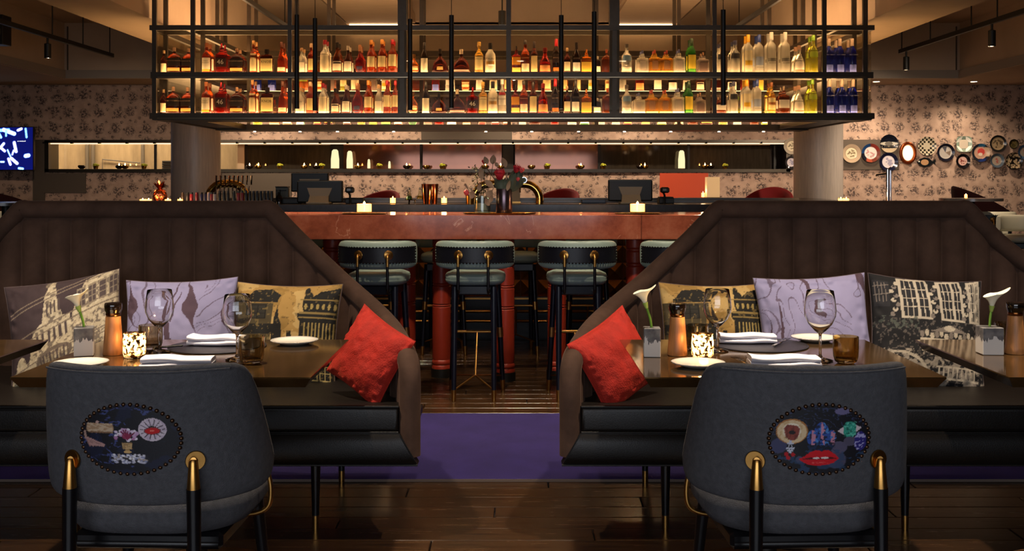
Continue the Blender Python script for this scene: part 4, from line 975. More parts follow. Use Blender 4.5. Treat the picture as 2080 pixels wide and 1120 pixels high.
# ================================================================== DINING TABLES
def dining_table(x0, x1, label):
    cx, cy_ = (x0 + x1) / 2, (3.26 + 4.02) / 2; hx, hy = (x1 - x0) / 2, .38
    t = thing('dining_table', label, 'table', (cx, cy_, 0), 0, 'bronze topped dining tables')
    m = MB(); i = .02
    m.add([(-hx, -hy, .75), (hx, -hy, .75), (hx, hy, .75), (-hx, hy, .75), (-hx, -hy, .746), (hx, -hy, .746), (hx, hy, .746), (-hx, hy, .746),
           (-hx + i, -hy + i, .716), (hx - i, -hy + i, .716), (hx - i, hy - i, .716), (-hx + i, hy - i, .716)],
          [(0, 1, 2, 3), (11, 10, 9, 8)] + [(a, (a + 1) % 4, 4 + (a + 1) % 4, 4 + a) for a in range(4)] + [(4 + a, 4 + (a + 1) % 4, 8 + (a + 1) % 4, 8 + a) for a in range(4)])
    obj('table_top', m, BRONZE, t, smooth=False)
    obj('pedestal', MB().lathe([(.035, .02), (.035, .70), (.12, .705), (.12, .716)], 24), BLACKM, t)
    obj('base_plate', MB().lathe([(0, 0), (.29, 0), (.29, .010), (.28, .014), (.05, .022), (0, .022)], 48), BRASS, t)
    return t
dining_table(-1.511, -.606, 'bronze topped table set for two at the left banquette, chair tucked under')
dining_table(.40, 1.308, 'bronze topped table set for two at the right banquette, chair tucked under')
dining_table(-2.63, -1.722, 'bronze topped table cut off by the left picture edge')
dining_table(1.497, 2.40, 'bronze topped table cut off by the right picture edge')

TZ = .751
def plate(x, y, lb):
    p = T(x, y); t = thing('side_plate', lb, 'plate', (p.x, p.y, TZ), 0, 'white side plates')
    obj('dish', MB().lathe([(0, .0), (.05, .0), (.055, .002), (.078, .010), (.086, .0125), (.0865, .0145), (.085, .0150), (.072, .0115), (.055, .0065), (.0, .0055)], 48), CERAM, t, ang=60)
    obj('rim_line', MB().lathe([(.0845, .0152), (.0862, .01495)], 48), mat('rim_black', '17130f', .3), t)
def napkin(x, y, rz, lb, w_=.22, d_=.085):
    p = T(x, y); t = thing('folded_napkin', lb, 'napkin', (p.x, p.y, TZ + .003), R(rz), 'folded white napkins')
    rs_ = random.Random(int(x))
    ph = rs_.uniform(0, 6)
    for k, (z, s, nm) in enumerate(((0.0, 1.0, 'lower_fold'), (.015, .985, 'upper_fold'))):
        def fn(u, v, z=z, s=s, k=k):
            a = v * 2 * PI; ca, sa = math.cos(a), math.sin(a)
            yy_ = d_ / 2 * s * (abs(ca) ** .5) * (1 if ca > 0 else -1); zz = .0075 * (abs(sa) ** .6) * (1 if sa > 0 else -1)
            xx = (u - .5) * w_ * s; wv = .0035 * math.sin(u * 7 + ph + k) + (.006 * (1 - u) ** 3 if k else 0)
            yy_ += .004 * math.sin(u * 5 + ph + k * 2)
            return Vector((xx, yy_ + (.004 if k else 0), z + .009 + zz + max(0, wv if zz > 0 else wv * .4)))
        m = MB().grid(fn, 20, 20); m.f.append(tuple(j * 21 for j in range(20))); m.f.append(tuple(j * 21 + 20 for j in range(20)))
        obj(nm, m, WHITEC, t, ang=70)
def placemat(x, y, lb):
    p = T(x, y); o = obj('round_placemat', MB().lathe([(0, 0), (.17, 0), (.171, .0015), (.17, .003), (0, .003)], 64), DARKMAT); o.location = (p.x, p.y, TZ)
    tag(o, lb, 'placemat', 'round dark placemats'); obj('stitching', MB().lathe([(.164, .0032), (.1655, .0032)], 64), mat('mat_stitch', '15141a', .5), o)
def fork(x, y, rz, lb):
    p = T(x, y); t = thing('fork', lb, 'fork', (p.x, p.y, TZ + .004), R(rz), 'cutlery')
    obj('handle', MB().box((0, -.07, .004), (.012, .09, .003), .001).box((0, -.015, .0055), (.007, .04, .003), .001), STEEL, t, smooth=False)
    m = MB().box((0, .012, .007), (.022, .022, .002), .0006); 
    obj('head', m, STEEL, t, smooth=False)
    for k in range(4): obj('tine', MB().box((-.0088 + k * .0059, .042, .008), (.003, .045, .002)), STEEL, t, smooth=False)
def knife(x, y, rz, lb):
    p = T(x, y); t = thing('table_knife', lb, 'knife', (p.x, p.y, TZ + .004), R(rz), 'cutlery')
    obj('handle', MB().box((0, -.055, .004), (.013, .10, .006), .002), BLACKM if True else STEEL, t, smooth=False)
    obj('blade', MB().prism([(-.007, -.005, .003), (.007, -.005, .003), (.008, .06, .003), (.004, .10, .003), (-.006, .095, .003)], (0, 0, .0018)), STEEL, t, smooth=False)
def wine_glass(x, y, h, lb):
    p = T(x, y); t = thing('wine_glass', lb, 'wine glass', (p.x, p.y, TZ), 0, 'wine glasses'); k = h / .215
    outer = [(0, 0), (.038, 0), (.039, .002), (.03, .005), (.008, .010), (.0045, .018), (.004, .07), (.0055, .082), (.018, .092), (.036, .112), (.047, .137), (.0485, .155), (.046, .180), (.0405, .214)]
    inner = [(.0395, .2145), (.045, .180), (.0474, .155), (.046, .138), (.035, .114), (.018, .0955), (.006, .089), (0, .088)]
    obj('bowl_and_stem', MB().lathe([(r * k, z * k) for r, z in outer + inner], 40), GLASS, t, ang=60)
def tumbler(x, y, lb, m=SMOKE):
    p = T(x, y); t = thing('smoked_tumbler', lb, 'tumbler', (p.x, p.y, TZ), 0, 'smoked glass tumblers')
    obj('glass_wall', MB().lathe([(0, .0), (.026, 0), (.035, .006), (.0395, .022), (.041, .05), (.0405, .086), (.0385, .0865), (.0385, .05), (.037, .024), (.032, .013), (0, .011)], 40), m, t, ang=60)
def vase(x, y, rz, lb, w_=.062, lean=-.03, h_=.095, dz=.10):
    p = T(x, y); t = thing('concrete_bud_vase', lb, 'vase', (p.x, p.y, TZ), R(rz), 'concrete bud vases with calla lilies')
    if 'dipped_concrete' not in MC:
        m = bpy.data.materials.new('dipped_concrete'); m.use_nodes = True; nt = m.node_tree; b = nt.nodes['Principled BSDF']; L = nt.links.new; N = nt.nodes.new
        tc = N('ShaderNodeTexCoord'); sep = N('ShaderNodeSeparateXYZ'); L(tc.outputs['Object'], sep.inputs[0])
        mp = N('ShaderNodeMapping'); mp.inputs['Scale'].default_value = (1, 1, .25); L(tc.outputs['Object'], mp.inputs[0])
        nz = N('ShaderNodeTexNoise'); nz.inputs['Scale'].default_value = 70; nz.inputs['Detail'].default_value = 4; L(mp.outputs[0], nz.inputs['Vector'])
        ma = N('ShaderNodeMath'); ma.operation = 'MULTIPLY_ADD'; ma.inputs[1].default_value = .09; ma.inputs[2].default_value = .008; L(nz.outputs['Fac'], ma.inputs[0])
        lt = N('ShaderNodeMath'); lt.operation = 'LESS_THAN'; L(sep.outputs['Z'], lt.inputs[0]); L(ma.outputs[0], lt.inputs[1])
        n2 = N('ShaderNodeTexNoise'); n2.inputs['Scale'].default_value = 30; n2.inputs['Detail'].default_value = 6; L(tc.outputs['Object'], n2.inputs['Vector'])
        rp = N('ShaderNodeValToRGB'); rp.color_ramp.elements[0].color = hexc('4c4a4c'); rp.color_ramp.elements[1].color = hexc('86827e'); rp.color_ramp.elements[0].position = .35; rp.color_ramp.elements[1].position = .7; L(n2.outputs['Fac'], rp.inputs[0])
        mx = N('ShaderNodeMix'); mx.data_type = 'RGBA'; L(lt.outputs[0], mx.inputs['Factor']); L(rp.outputs[0], mx.inputs['A']); mx.inputs['B'].default_value = hexc('d9d2c8'); L(mx.outputs['Result'], b.inputs['Base Color']); b.inputs['Roughness'].default_value = .7
        MC['dipped_concrete'] = m
    obj('block', MB().box((0, 0, h_ / 2), (w_, w_, h_), .002), MC['dipped_concrete'], t, smooth=False)
    obj('hole', MB().lathe([(0, h_ + .0006), (.008, h_ + .0006)], 16), BLACKM, t)
    # calla lily
    b0 = Vector((0, 0, h_ - .01)); b2 = Vector((lean, .0, h_ + dz * .55)); b1 = Vector((lean * .3, 0, h_ + dz * .22))
    c, s = math.cos(-R(rz)), math.sin(-R(rz)); rotv = lambda v: Vector((v.x * c - v.y * s, v.x * s + v.y * c, v.z))
    b1, b2 = rotv(b1), rotv(b2)
    fl = thing('calla_lily', 'white calla lily in the bud vase ' + lb[lb.index('on the'):], 'flower', (p.x, p.y, TZ), R(rz), 'calla lilies')
    obj('stem', MB().tube(catmull([b0, b1, b2], 6), .0042, 8), mat('lily_stem', '6f9a2e', .5), fl)
    ax = (b2 - b1).normalized()
    def fn(u, v):
        a = u * 2 * PI; rr = .004 + .007 * v + .020 * v ** 3; tip = .022 * max(0, math.cos(a)) ** 3 * v ** 2
        e1 = rotv(Vector((1, 0, 0))); e2 = rotv(Vector((0, 1, 0)))
        flare = .012 * v ** 4 * (1 + math.cos(a))
        q = b2 + ax * (.058 * v + tip - .012 * v ** 2 * max(0, -math.cos(a))) + e1 * (rr + flare) * math.cos(a) + e2 * rr * .8 * math.sin(a)
        return q
    ml = MB().grid(fn, 24, 14, closed_u=True); sp = obj('spathe', ml, mat('lily_petal', 'efe6c8', .5, sheen=.1), fl, ang=80)
    sp.modifiers.new('thickness', 'SOLIDIFY').thickness = .0012
    obj('throat', MB().tube([b2 - ax * .004, b2 + ax * .016], [.0052, .0098], 12), mat('lily_throat', 'a8bf58', .5), fl)
def mill(x, y, lb):
    p = T(x, y); t = thing('pepper_mill', lb, 'pepper mill', (p.x, p.y, TZ), 0, 'oak pepper mills')
    obj('oak_body', MB().lathe([(0, 0), (.0325, 0), (.0335, .002), (.0325, .02), (.0295, .06), (.0265, .10), (.0245, .130), (0, .131)], 40), MILLW, t)
    obj('knob', MB().lathe([(0, .131), (.0225, .131), (.0235, .137), (.0235, .142), (.028, .152), (.0288, .165), (.0283, .172), (.0265, .175), (.0, .1755)], 40), DWOOD, t)
    obj('collar', MB().lathe([(.0228, .1315), (.0243, .134), (.0246, .139), (.0238, .142)], 40), mat('bronze_collar', '7a4a26', .25, 1.0), t)
def mercury():
    m = bpy.data.materials.new('mercury_glass'); m.use_nodes = True; nt = m.node_tree; nt.nodes.remove(nt.nodes['Principled BSDF']); L = nt.links.new; N = nt.nodes.new
    tc = N('ShaderNodeTexCoord'); nz = N('ShaderNodeTexNoise'); nz.inputs['Scale'].default_value = 85; nz.inputs['Detail'].default_value = 4; L(tc.outputs['Object'], nz.inputs['Vector'])
    mr = N('ShaderNodeMapRange'); mr.inputs['From Min'].default_value = .40; mr.inputs['From Max'].default_value = .54; L(nz.outputs['Fac'], mr.inputs[0])
    tl = N('ShaderNodeBsdfTranslucent'); tl.inputs[0].default_value = hexc('ffdca8'); g = N('ShaderNodeBsdfGlossy'); g.inputs[0].default_value = hexc('b08a58'); g.inputs['Roughness'].default_value = .12
    tp = N('ShaderNodeBsdfTransparent'); tp.inputs[0].default_value = hexc('ffe6be')
    m1 = N('ShaderNodeMixShader'); m1.inputs[0].default_value = .35; L(tl.outputs[0], m1.inputs[1]); L(tp.outputs[0], m1.inputs[2])
    m2 = N('ShaderNodeMixShader'); L(mr.outputs[0], m2.inputs[0]); L(m1.outputs[0], m2.inputs[1]); L(g.outputs[0], m2.inputs[2]); L(m2.outputs[0], nt.nodes['Material Output'].inputs[0])
    return m
MERC = mercury()
def candle(x, y, lb):
    p = T(x, y); t = thing('mercury_glass_candle', lb, 'candle', (p.x, p.y, TZ), 0, 'mercury glass candle holders')
    obj('holder', MB().lathe([(0, .001), (.031, .001), (.034, .006), (.036, .016), (.0365, .06), (.0335, .074), (.0345, .080), (.0355, .083)], 32), MERC, t, ang=60)
    obj('wax', MB().lathe([(0, .004), (.026, .004), (.026, .022), (0, .022)], 20), mat('wax_cream', 'f2e2c0', .5), t)
    obj('flame', MB().lathe([(0, .024), (.0035, .03), (.0042, .036), (.0022, .048), (0, .054)], 12), FLAME, t)
    l = bpy.data.lights.new('candle_glow', 'POINT'); l.energy = 1.1; l.color = (1, .66, .32); l.shadow_soft_size = .012
    o = bpy.data.objects.new('candle_glow', l); col.objects.link(o); o.parent = t; o.location = (0, 0, .058)

LT, RT = 'on the left table', 'on the right table'
plate(164, 745, 'white side plate nearest the chair ' + LT); plate(598, 699, 'white side plate near the red cushion side ' + LT)
vase(171, 722, 18, 'dipped grey and white concrete bud vase %s' % LT, .062, -.016)
mill(230, 721, 'oak pepper mill with dark knob ' + LT)
candle(273, 727, 'glowing gold mercury glass candle holder ' + LT)
tumbler(306, 711, 'smoked tumbler behind the candle ' + LT)
wine_glass(324, 716, .215, 'wine glass beside the candle ' + LT)
placemat(442, 705, 'round dark placemat on the banquette side ' + LT); napkin(442, 703, -3, 'folded white napkin on the banquette side ' + LT, .20)
knife(374, 707, -58, 'dark handled knife on the banquette side ' + LT)
placemat(378, 757, 'round dark placemat on the chair side ' + LT); napkin(362, 749, 5, 'folded white napkin on the chair side ' + LT)
fork(291, 755, -30, 'fork left of the chair-side napkin ' + LT); knife(442, 747, -55, 'knife right of the chair-side napkin ' + LT)
wine_glass(482, 731, .215, 'wine glass beside the right-hand tumbler ' + LT); tumbler(511, 738, 'smoked tumbler at the chair corner ' + LT)

plate(1418, 745, 'white side plate nearest the chair ' + RT); plate(1655, 693, 'white side plate behind the wine glass ' + RT)
vase(1324, 724, -4, 'dipped grey and white concrete bud vase %s' % RT, .056, -.018, .096, .125)
mill(1376, 722, 'oak pepper mill with dark knob ' + RT)
candle(1427, 729, 'glowing gold mercury glass candle holder ' + RT)
tumbler(1415, 711, 'smoked tumbler behind the candle ' + RT)
wine_glass(1457, 714, .215, 'wine glass beside the candle ' + RT)
placemat(1543, 702, 'round dark placemat on the banquette side ' + RT); napkin(1517, 699, -2, 'folded white napkin on the banquette side ' + RT, .205, .075)
fork(1590, 699, -30, 'fork right of the banquette-side napkin ' + RT)
placemat(1590, 757, 'round dark placemat on the chair side ' + RT); napkin(1592, 747, -2, 'folded white napkin on the chair side ' + RT)
fork(1506, 740, 12, 'fork left of the chair-side napkin ' + RT); knife(1672, 748, 35, 'knife right of the chair-side napkin ' + RT)
wine_glass(1666, 733, .23, 'wine glass beside the amber tumbler ' + RT); tumbler(1718, 738, 'amber smoked tumbler at the chair corner ' + RT, mat('amber_glass', 'dcc080', 0.0, trans=1.0))
ET = 'on the table at the right picture edge'
vase(2010, 719, -3, 'dipped grey and white concrete bud vase %s' % ET, .07, .006, .092, .10); mill(2062, 719, 'oak pepper mill with dark knob ' + ET); tumbler(2044, 706, 'smoked tumbler ' + ET)

# ================================================================== CHAIRS
CA, CB, CE = .285, .27, 2.35
def patch_left(p):
    U, V = p.U, p.V
    n = fbm(U * 9, V * 9, 5, 4); r1 = 1 - np.abs(2 * n - 1); p.put((r1 > .95) & (fbm(U * 3, V * 3, 8, 2) > .48), '47518a', .8); p.put(fbm(U * 6, V * 6, 2, 3) > .62, '141a34', .8)
    # gold clutch with tassel
    p.rect(.085, .585, .335, .725, 'a98868'); p.ell(.10, .655, .03, .07, 'a98868'); p.ell(.325, .655, .03, .07, 'a98868')
    m = (U > .08) & (U < .345) & (V > .585) & (V < .725) & (fbm(U * 30, V * 60, 3, 3) > .52); p.put(m, 'd6c0a4', .6); p.rect(.085, .585, .335, .605, '7a5a42'); p.ell(.19, .745, .018, .022, 'c09a90')
    for k in range(6): p.line(.055, .52, .10 + .03 * k, .39 + .006 * k, .011, 'b48a84' if k % 2 else '8c6a66')
    p.line(.05, .60, .055, .50, .012, 'a8887c'); p.line(.10, .42, .24, .405, .014, 'b48a84')
    # bouquet in a gold cup
    rng = random.Random(4)
    for k in range(60):
        a = rng.uniform(0, 2 * PI); q = rng.uniform(0, 1) ** .5; p.ell(.475 + .125 * q * math.cos(a), .56 + .085 * q * math.sin(a), .017, .02, rng.choice(['d8c4dc', 'c09cc0', 'e8dce8', 'b07aa4', 'a4689a']))
    for k in range(7): p.line(.49, .50, .43 + k * .022, .61 + .03 * math.sin(k), .006, '6a1434')
    p.ell(.48, .545, .045, .045, '8a2348', .9)
    p.poly([(.43, .45), (.535, .45), (.525, .36), (.44, .36)], 'c2a070'); p.rect(.46, .325, .505, .36, 'a08050'); p.ell(.483, .32, .04, .02, 'd2aa70')
    p.put((U > .43) & (U < .535) & (V > .36) & (V < .46) & (fbm(U * 60, V * 60, 1, 2) > .55), '8a6a40', .7)
    # round white brooch with ruby beetle
    p.ell(.735, .64, .135, .165, 'cfc0cc'); p.put((((U - .735) / .135) ** 2 + ((V - .64) / .165) ** 2 < 1) & (fbm(U * 30, V * 30, 7, 3) > .55), 'b4a4b8', .8)
    for k in range(14):
        a = 2 * PI * k / 14; p.line(.735 + .04 * math.cos(a), .635 + .04 * math.sin(a), .735 + .118 * math.cos(a), .645 + .14 * math.sin(a), .0045, '2c1a20')
    p.ell(.735, .675, .03, .022, '16241c'); p.ell(.735, .622, .078, .052, '40202a'); p.ell(.735, .622, .07, .044, 'c01418'); p.ell(.735, .625, .025, .008, 'f08070')
    for k in range(24):
        a = 2 * PI * k / 24; p.ell(.735 + .076 * math.cos(a), .622 + .050 * math.sin(a), .006, .007, '7a3a40')
    # pearl clasp
    p.rect(.335, .165, .665, .275, '1c1a22'); p.ell(.35, .22, .04, .06, '1c1a22'); p.ell(.655, .22, .035, .06, '1c1a22')
    for k in range(90): p.ell(rng.uniform(.325, .675), rng.uniform(.162, .278), .0135, .016, rng.choice(['d4d0dc', 'b8b6c8', 'eae8f0', 'a89a90', '8e92b0']))
def patch_right(p):
    U, V = p.U, p.V
    n = fbm(U * 4 + fbm(U * 6, V * 6, 2, 3), V * 4, 5, 4); r1 = np.abs((n * 8) % 1 - .5); p.put((r1 < .04) & (V > .55), '3a4468', .8)
    p.ell(.70, .90, .075, .05, '6a648a'); p.ell(.095, .40, .075, .11, '3a3c5e'); p.ell(.68, .38, .085, .09, '55506a'); p.ell(.66, .20, .10, .12, '4c4860'); p.ell(.30, .21, .04, .05, '4a4864')
    p.ell(.80, .47, .075, .07, '514c62'); p.ell(.90, .46, .065, .14, '2c2678'); p.put((((U - .9) / .065) ** 2 + ((V - .46) / .14) ** 2 < 1) & (fbm(U * 40, V * 40, 3, 2) > .6), 'b8b4e8', .8)
    p.put((V < .35) & (fbm(U * 18, V * 18, 6, 3) > .6), '2a4466', .7)
    # seashell eye
    p.ell(.215, .615, .152, .18, 'a8703c'); p.ell(.215, .61, .14, .165, 'dcc096'); p.put((((U - .215) / .14) ** 2 + ((V - .61) / .165) ** 2 < 1) & (fbm(U * 40, V * 12, 3, 3) > .55), 'c09a68', .7)
    p.ell(.215, .62, .085, .115, 'eddfc4'); p.poly([(.135, .66), (.17, .71), (.25, .70), (.29, .66), (.28, .56), (.245, .49), (.19, .49), (.15, .56)], '8a4034')
    p.put((U > .13) & (U < .29) & (V > .49) & (V < .7) & (fbm(U * 70, V * 14, 9, 3) > .55) & (((U - .212) / .08) ** 2 + ((V - .6) / .12) ** 2 < 1), '5c2018', .7); p.ell(.215, .60, .03, .03, '180a0a')
    # earring
    for y_, w_ in ((.47, .012), (.44, .03), (.405, .018), (.37, .04), (.34, .028), (.315, .012)): p.rect(.205 - w_, y_ - .013, .205 + w_, y_ + .013, 'c4c6d6')
    p.ell(.205, .40, .012, .015, '101018')
    for x_, y_ in ((.17, .285), (.235, .28), (.19, .235)): p.ell(x_, y_, .02, .028, 'b41420')
    # blue beetle nose
    for cx_, cy_, rx, ry in ((.50, .57, .075, .18), (.41, .52, .05, .115), (.60, .52, .05, .115)):
        p.ell(cx_, cy_, rx, ry, '2f4f9c'); m = (((U - cx_) / rx) ** 2 + ((V - cy_) / ry) ** 2 < 1)
        p.put(m & (fbm(U * 40, V * 28, 3, 2) > .55), '101426', .9); p.put(m & (fbm(U * 30, V * 20, 13, 2) > .60), '4a84c8', .9); p.put(m & (np.abs(U - cx_ - .015) < .02) & (fbm(U * 30, V * 30, 23, 2) > .42), 'd08a9c', .85)
    p.poly([(.36, .42), (.64, .42), (.60, .33), (.40, .33)], '15284a'); p.put((U > .36) & (U < .64) & (V > .33) & (V < .46) & (fbm(U * 40, V * 40, 5, 2) > .55), '0c0e18', .8)
    # emerald eye
    p.poly([(.655, .62), (.73, .68), (.73, .56)], 'd6c4c8'); p.poly([(.91, .66), (.83, .70), (.83, .57)], 'd6c4c8')
    p.poly([(.72, .70), (.75, .745), (.82, .745), (.85, .70), (.85, .58), (.82, .53), (.75, .53), (.72, .58)], '2f9a84'); m = (U > .72) & (U < .85) & (V > .53) & (V < .745)
    p.put(m & (fbm(U * 50, V * 50, 3, 2) > .58), '0f4a44', .8); p.put(m & (fbm(U * 50, V * 50, 31, 2) > .62), '66c8b0', .8)
    # red lips
    p.poly([(.29, .215), (.345, .26), (.40, .32), (.45, .345), (.485, .345), (.51, .325), (.535, .345), (.58, .345), (.63, .30), (.685, .225), (.64, .17), (.58, .135), (.48, .12), (.39, .135), (.33, .175)], 'cc1220')
    p.poly([(.31, .215), (.40, .245), (.50, .235), (.60, .25), (.67, .222), (.6, .215), (.4, .212)], '5a0810'); p.ell(.46, .232, .035, .014, 'e4d0cc'); p.ell(.545, .236, .04, .015, 'e4d0cc')
    p.put((U > .42) & (U < .58) & (V > .15) & (V < .175) & (fbm(U * 60, V * 60, 2, 2) > .5), 'ee5a58', .7)
def chair(x, rz, paint_fn, label, plabel):
    d0 = 3.06; t = thing('dining_chair', label, 'chair', ((x - CX) * 2.80 / F, d0, 0), R(rz), 'grey dining chairs')
    def plan(th, off):
        ca, sa = math.cos(th), math.sin(th); q = (abs(ca) ** CE + abs(sa) ** CE) ** (-1 / CE)
        return Vector(((CA + off) * q * sa, -(CB + off) * q * ca, 0))
    W = R(92); ZB0 = .515
    def ztop(th): return .872 - .03 * max(0, (abs(th) - R(30)) / R(60)) ** 2.0
    def zbot(th): return ZB0 - .012 * math.cos(th) + .02 * max(0, (abs(th) - R(60)) / R(32)) ** 2
    def lean(z): return -.15 * (z - .60)
    def flare(z): return 1.0 + .035 * (.7 - z) / .35
    def back(u, v):
        k = v * 2 * PI; c, s = math.cos(k), math.sin(k); fz = .5 + .5 * (abs(c) ** .38 * (1 if c > 0 else -1))
        Wz = R(85) - R(19) * fz ** 1.15; th = (2 * u - 1) * Wz
        ez = abs(c) ** .38 * (1 if c > 0 else -1); ed = abs(s) ** .55 * (1 if s > 0 else -1)
        e = min(1.0, .25 + 6 * min(u, 1 - u)); q_ = abs(2 * u - 1) ** 14; zt, zb = ztop(th) - .045 * q_, zbot(th) + .03 * q_
        z = (zt + zb) / 2 + ez * (zt - zb) / 2; p = plan(th, ed * .026 * math.sqrt(e)); p.x *= flare(z); p.y = p.y + lean(z); p.z = z; return p
    m = MB().grid(back, 56, 32); m.f.append(tuple(j * 57 for j in range(32))); m.f.append(tuple(j * 57 + 56 for j in range(32)))
    bk = obj('backrest', m, WOOL, t, ang=80)
    obj('edge_seam', MB().tube([(lambda th: (lambda p: Vector((p.x * flare(ztop(th)), p.y + lean(ztop(th)), ztop(th) - .012)))(plan(th, .0275)))(R(-48) + R(96) * k / 40) for k in range(41)], .003, 6), WOOL, bk)
    # oval printed panel with nail heads
    PW, PH, pz = .120, .0915, .686
    def surf(sx, sz, off):
        z = pz + sz; th = sx / (CA * 1.02); p = plan(th, off); p.x *= flare(z); p.y += lean(z); p.z = z; return p
    NR, NT = 64, 190; v_ = [surf(0, 0, .0285)]; uv = [(0.5, 0.5)]; f_ = []
    for i in range(1, NR + 1):
        for j in range(NT):
            a = 2 * PI * j / NT; q = i / NR; v_.append(surf(PW * q * math.cos(a), PH * q * math.sin(a), .0285)); uv.append((.5 + .5 * q * math.cos(a), .5 + .5 * q * math.sin(a)))
    for j in range(NT): f_.append((0, 1 + j, 1 + (j + 1) % NT))
    for i in range(NR - 1):
        for j in range(NT):
            a = 1 + i * NT; b_ = a + NT; f_.append((a + j, b_ + j, b_ + (j + 1) % NT, a + (j + 1) % NT))
    me = bpy.data.meshes.new('oval_panel'); me.from_pydata(v_, [], f_); me.shade_smooth(); me.update()
    uv = np.array(uv); pr = Print(uv[:, 0], uv[:, 1], '0d0e18'); paint_fn(pr); pr.store(me)
    op = obj('oval_panel', me, printed('printed_panel', .5, .1, .05, 300), bk, label=plabel)
    sm = MB().lathe([(0, .0042), (.003, .0034), (.0052, .0012), (.0056, 0)], 10).mesh('nail_head'); sm.materials.append(mat('bronze_nailhead', '5a4230', .32, .9))
    for k in range(46):
        a = 2 * PI * k / 46; q = surf(PW * 1.0 * math.cos(a), PH * 1.0 * math.sin(a), .0275); obj('nail_head', sm, None, op, q, (R(90), 0, PW * math.cos(a) / CA))
    # seat
    obj('seat', MB().lathe([(0, .405), (.20, .405), (.235, .415), (.252, .44), (.252, .47), (.235, .495), (.19, .508), (0, .512)], 56, n=3.0, c=(0, .02, 0), sy=1.0), WOOL, t, ang=70)
    obj('seat_rail', MB().box((0, .02, .385), (.40, .40, .045), .01), BLACKWOOD, t, smooth=False)
    for s in (-1, 1):
        th = s * R(29); zc = .625; p = plan(th, .029); p.x *= flare(zc); p.y += lean(zc); p.z = zc
        obj('brass_disc', MB().lathe([(0, 0), (.0255, 0), (.0255, .003), (.024, .005), (0, .005)], 32), BRASS, bk, p, (R(90), 0, th * .75))
        a = p + Vector((0, -.016, .004)); b_ = Vector((p.x * 1.04, p.y - .015, .0)); q = a.lerp(b_, .115)
        lg = obj('leg', MB().cone((b_.x, b_.y, 0), q, .0125, .0185, 20), BLACKWOOD, t)
        obj('brass_cap', MB().tube([a + Vector((0, .0, .002)), a - Vector((0, 0, .004)), q], [.009, .0115, .0175], 20), BRASS, lg)
        obj('mount', MB().tube([p, a], .008, 12), BRASS, lg)
        obj('leg', MB().cone((s * .225, .23, 0), (s * .19, .19, .40), .012, .02, 16), BLACKWOOD, t)
        obj('side_bracket', MB().tube(catmull([(s * .272, .0, .535), (s * .283, .0, .48), (s * .278, .0, .43), (s * .25, .0, .408), (s * .20, .0, .40)], 5), .0068, 10), BRASS, t)
    obj('cross_rail', MB().tube([(-.19, -.17, .375), (.19, -.17, .375)], .014, 10), BLACKWOOD, t)
    return t
chair(284, -2, patch_left, 'charcoal wool chair whose oval back panel shows bag, brooch and pearls', 'dark oval print with gold bag, bouquet, ruby brooch and pearls')
chair(1648, 2, patch_right, 'charcoal wool chair whose oval back panel shows jewelled eyes and red lips', 'dark oval print with shell eye, emerald eye and red lips')
# ================================================================== THINGS ON THE BAR AND THE MARBLE TABLE
BT = 1.1335                                # bar top height
def onbar(x, d): return Vector(((x - CX) * d / F, d, BT))
def votive(x, d, z, wpx, hpx, lb, grp='votive candles', light=0.5):
    s = d / F; p = Vector(((x - CX) * s, d, z)); r_ = wpx * s / 2; h = hpx * s
    t = thing('votive_candle', lb, 'candle', p, 0, grp)
    obj('glass', MB().lathe([(0, 0), (r_, 0), (r_, h), (r_ * .94, h), (r_ * .94, h * .12), (0, h * .12)], 20), thin_glass('votive_glass', 'fff0d8', .1), t)
    obj('wax', MB().lathe([(0, h * .13), (r_ * .92, h * .13), (r_ * .92, h * .90), (0, h * .88)], 16), WAX, t)
    obj('flame', MB().lathe([(0, h * .89), (r_ * .16, h * .98), (0, h * 1.18)], 8), FLAME, t)
    if light:
        l = bpy.data.lights.new('votive_glow', 'POINT'); l.energy = light; l.color = (1, .66, .34); l.shadow_soft_size = .02
        o = bpy.data.objects.new('votive_glow', l); col.objects.link(o); o.parent = t; o.location = (0, 0, h * 1.3)
MT = 1.111
for x, wd, lb in ((740, 32, 'large square lit candle on brass tray, left end of the marble table'), (1295, 32, 'large square lit candle on brass tray, right part of the marble table')):
    d = 7.2; votive(x, d, MT + .008, wd, 20, lb, 'candles on the marble table', 1.2)
    tr = thing('brass_tray', 'oval brass tray under the ' + ('left' if x < 1000 else 'right') + ' candle of the marble table', 'tray', ((x - CX) * d / F, d, MT), 0, 'brass trays')
    obj('plate', MB().lathe([(0, 0), (.14, 0), (.16, .006), (.158, .007), (.138, .003), (0, .003)], 40, sy=.55), BRASSP, tr)
# marble table flowers on a brass tray
tr = thing('brass_tray', 'long brass tray under the flower vases', 'tray', ((1015 - CX) * 7.22 / F, 7.22, MT), 0, 'brass trays')
obj('plate', MB().lathe([(0, 0), (.23, 0), (.25, .008), (.248, .009), (.225, .003), (0, .003)], 48, sy=.45), BRASSP, tr)
DV = 7.22
def vx(x): return (x - CX) * DV / F
def vz(y): return z_at(y, DV)
zv = MT + .005
va = thing('glass_vase', 'clear cylinder vase wrapped in pale paper with dried leaves', 'vase', (vx(980), DV, zv), 0)
obj('wall', MB().lathe([(0, 0), (.054, 0), (.054, .115), (.0525, .115), (.0525, .004), (0, .004)], 32), thin_glass('vase_glass', 'eef4ee', .12), va)
obj('paper_wrap', MB().lathe([(.0515, .005), (.0515, .066)], 32), mat('vase_paper', 'b9aea4', .6), va)
obj('band', MB().lathe([(.0520, .016), (.0520, .022)], 32), mat('vase_band', '6a6260', .5), va)
vb = thing('metal_vase', 'tall burnished bronze-violet cylinder vase with proteas', 'vase', (vx(1024), DV + .01, zv), 0)
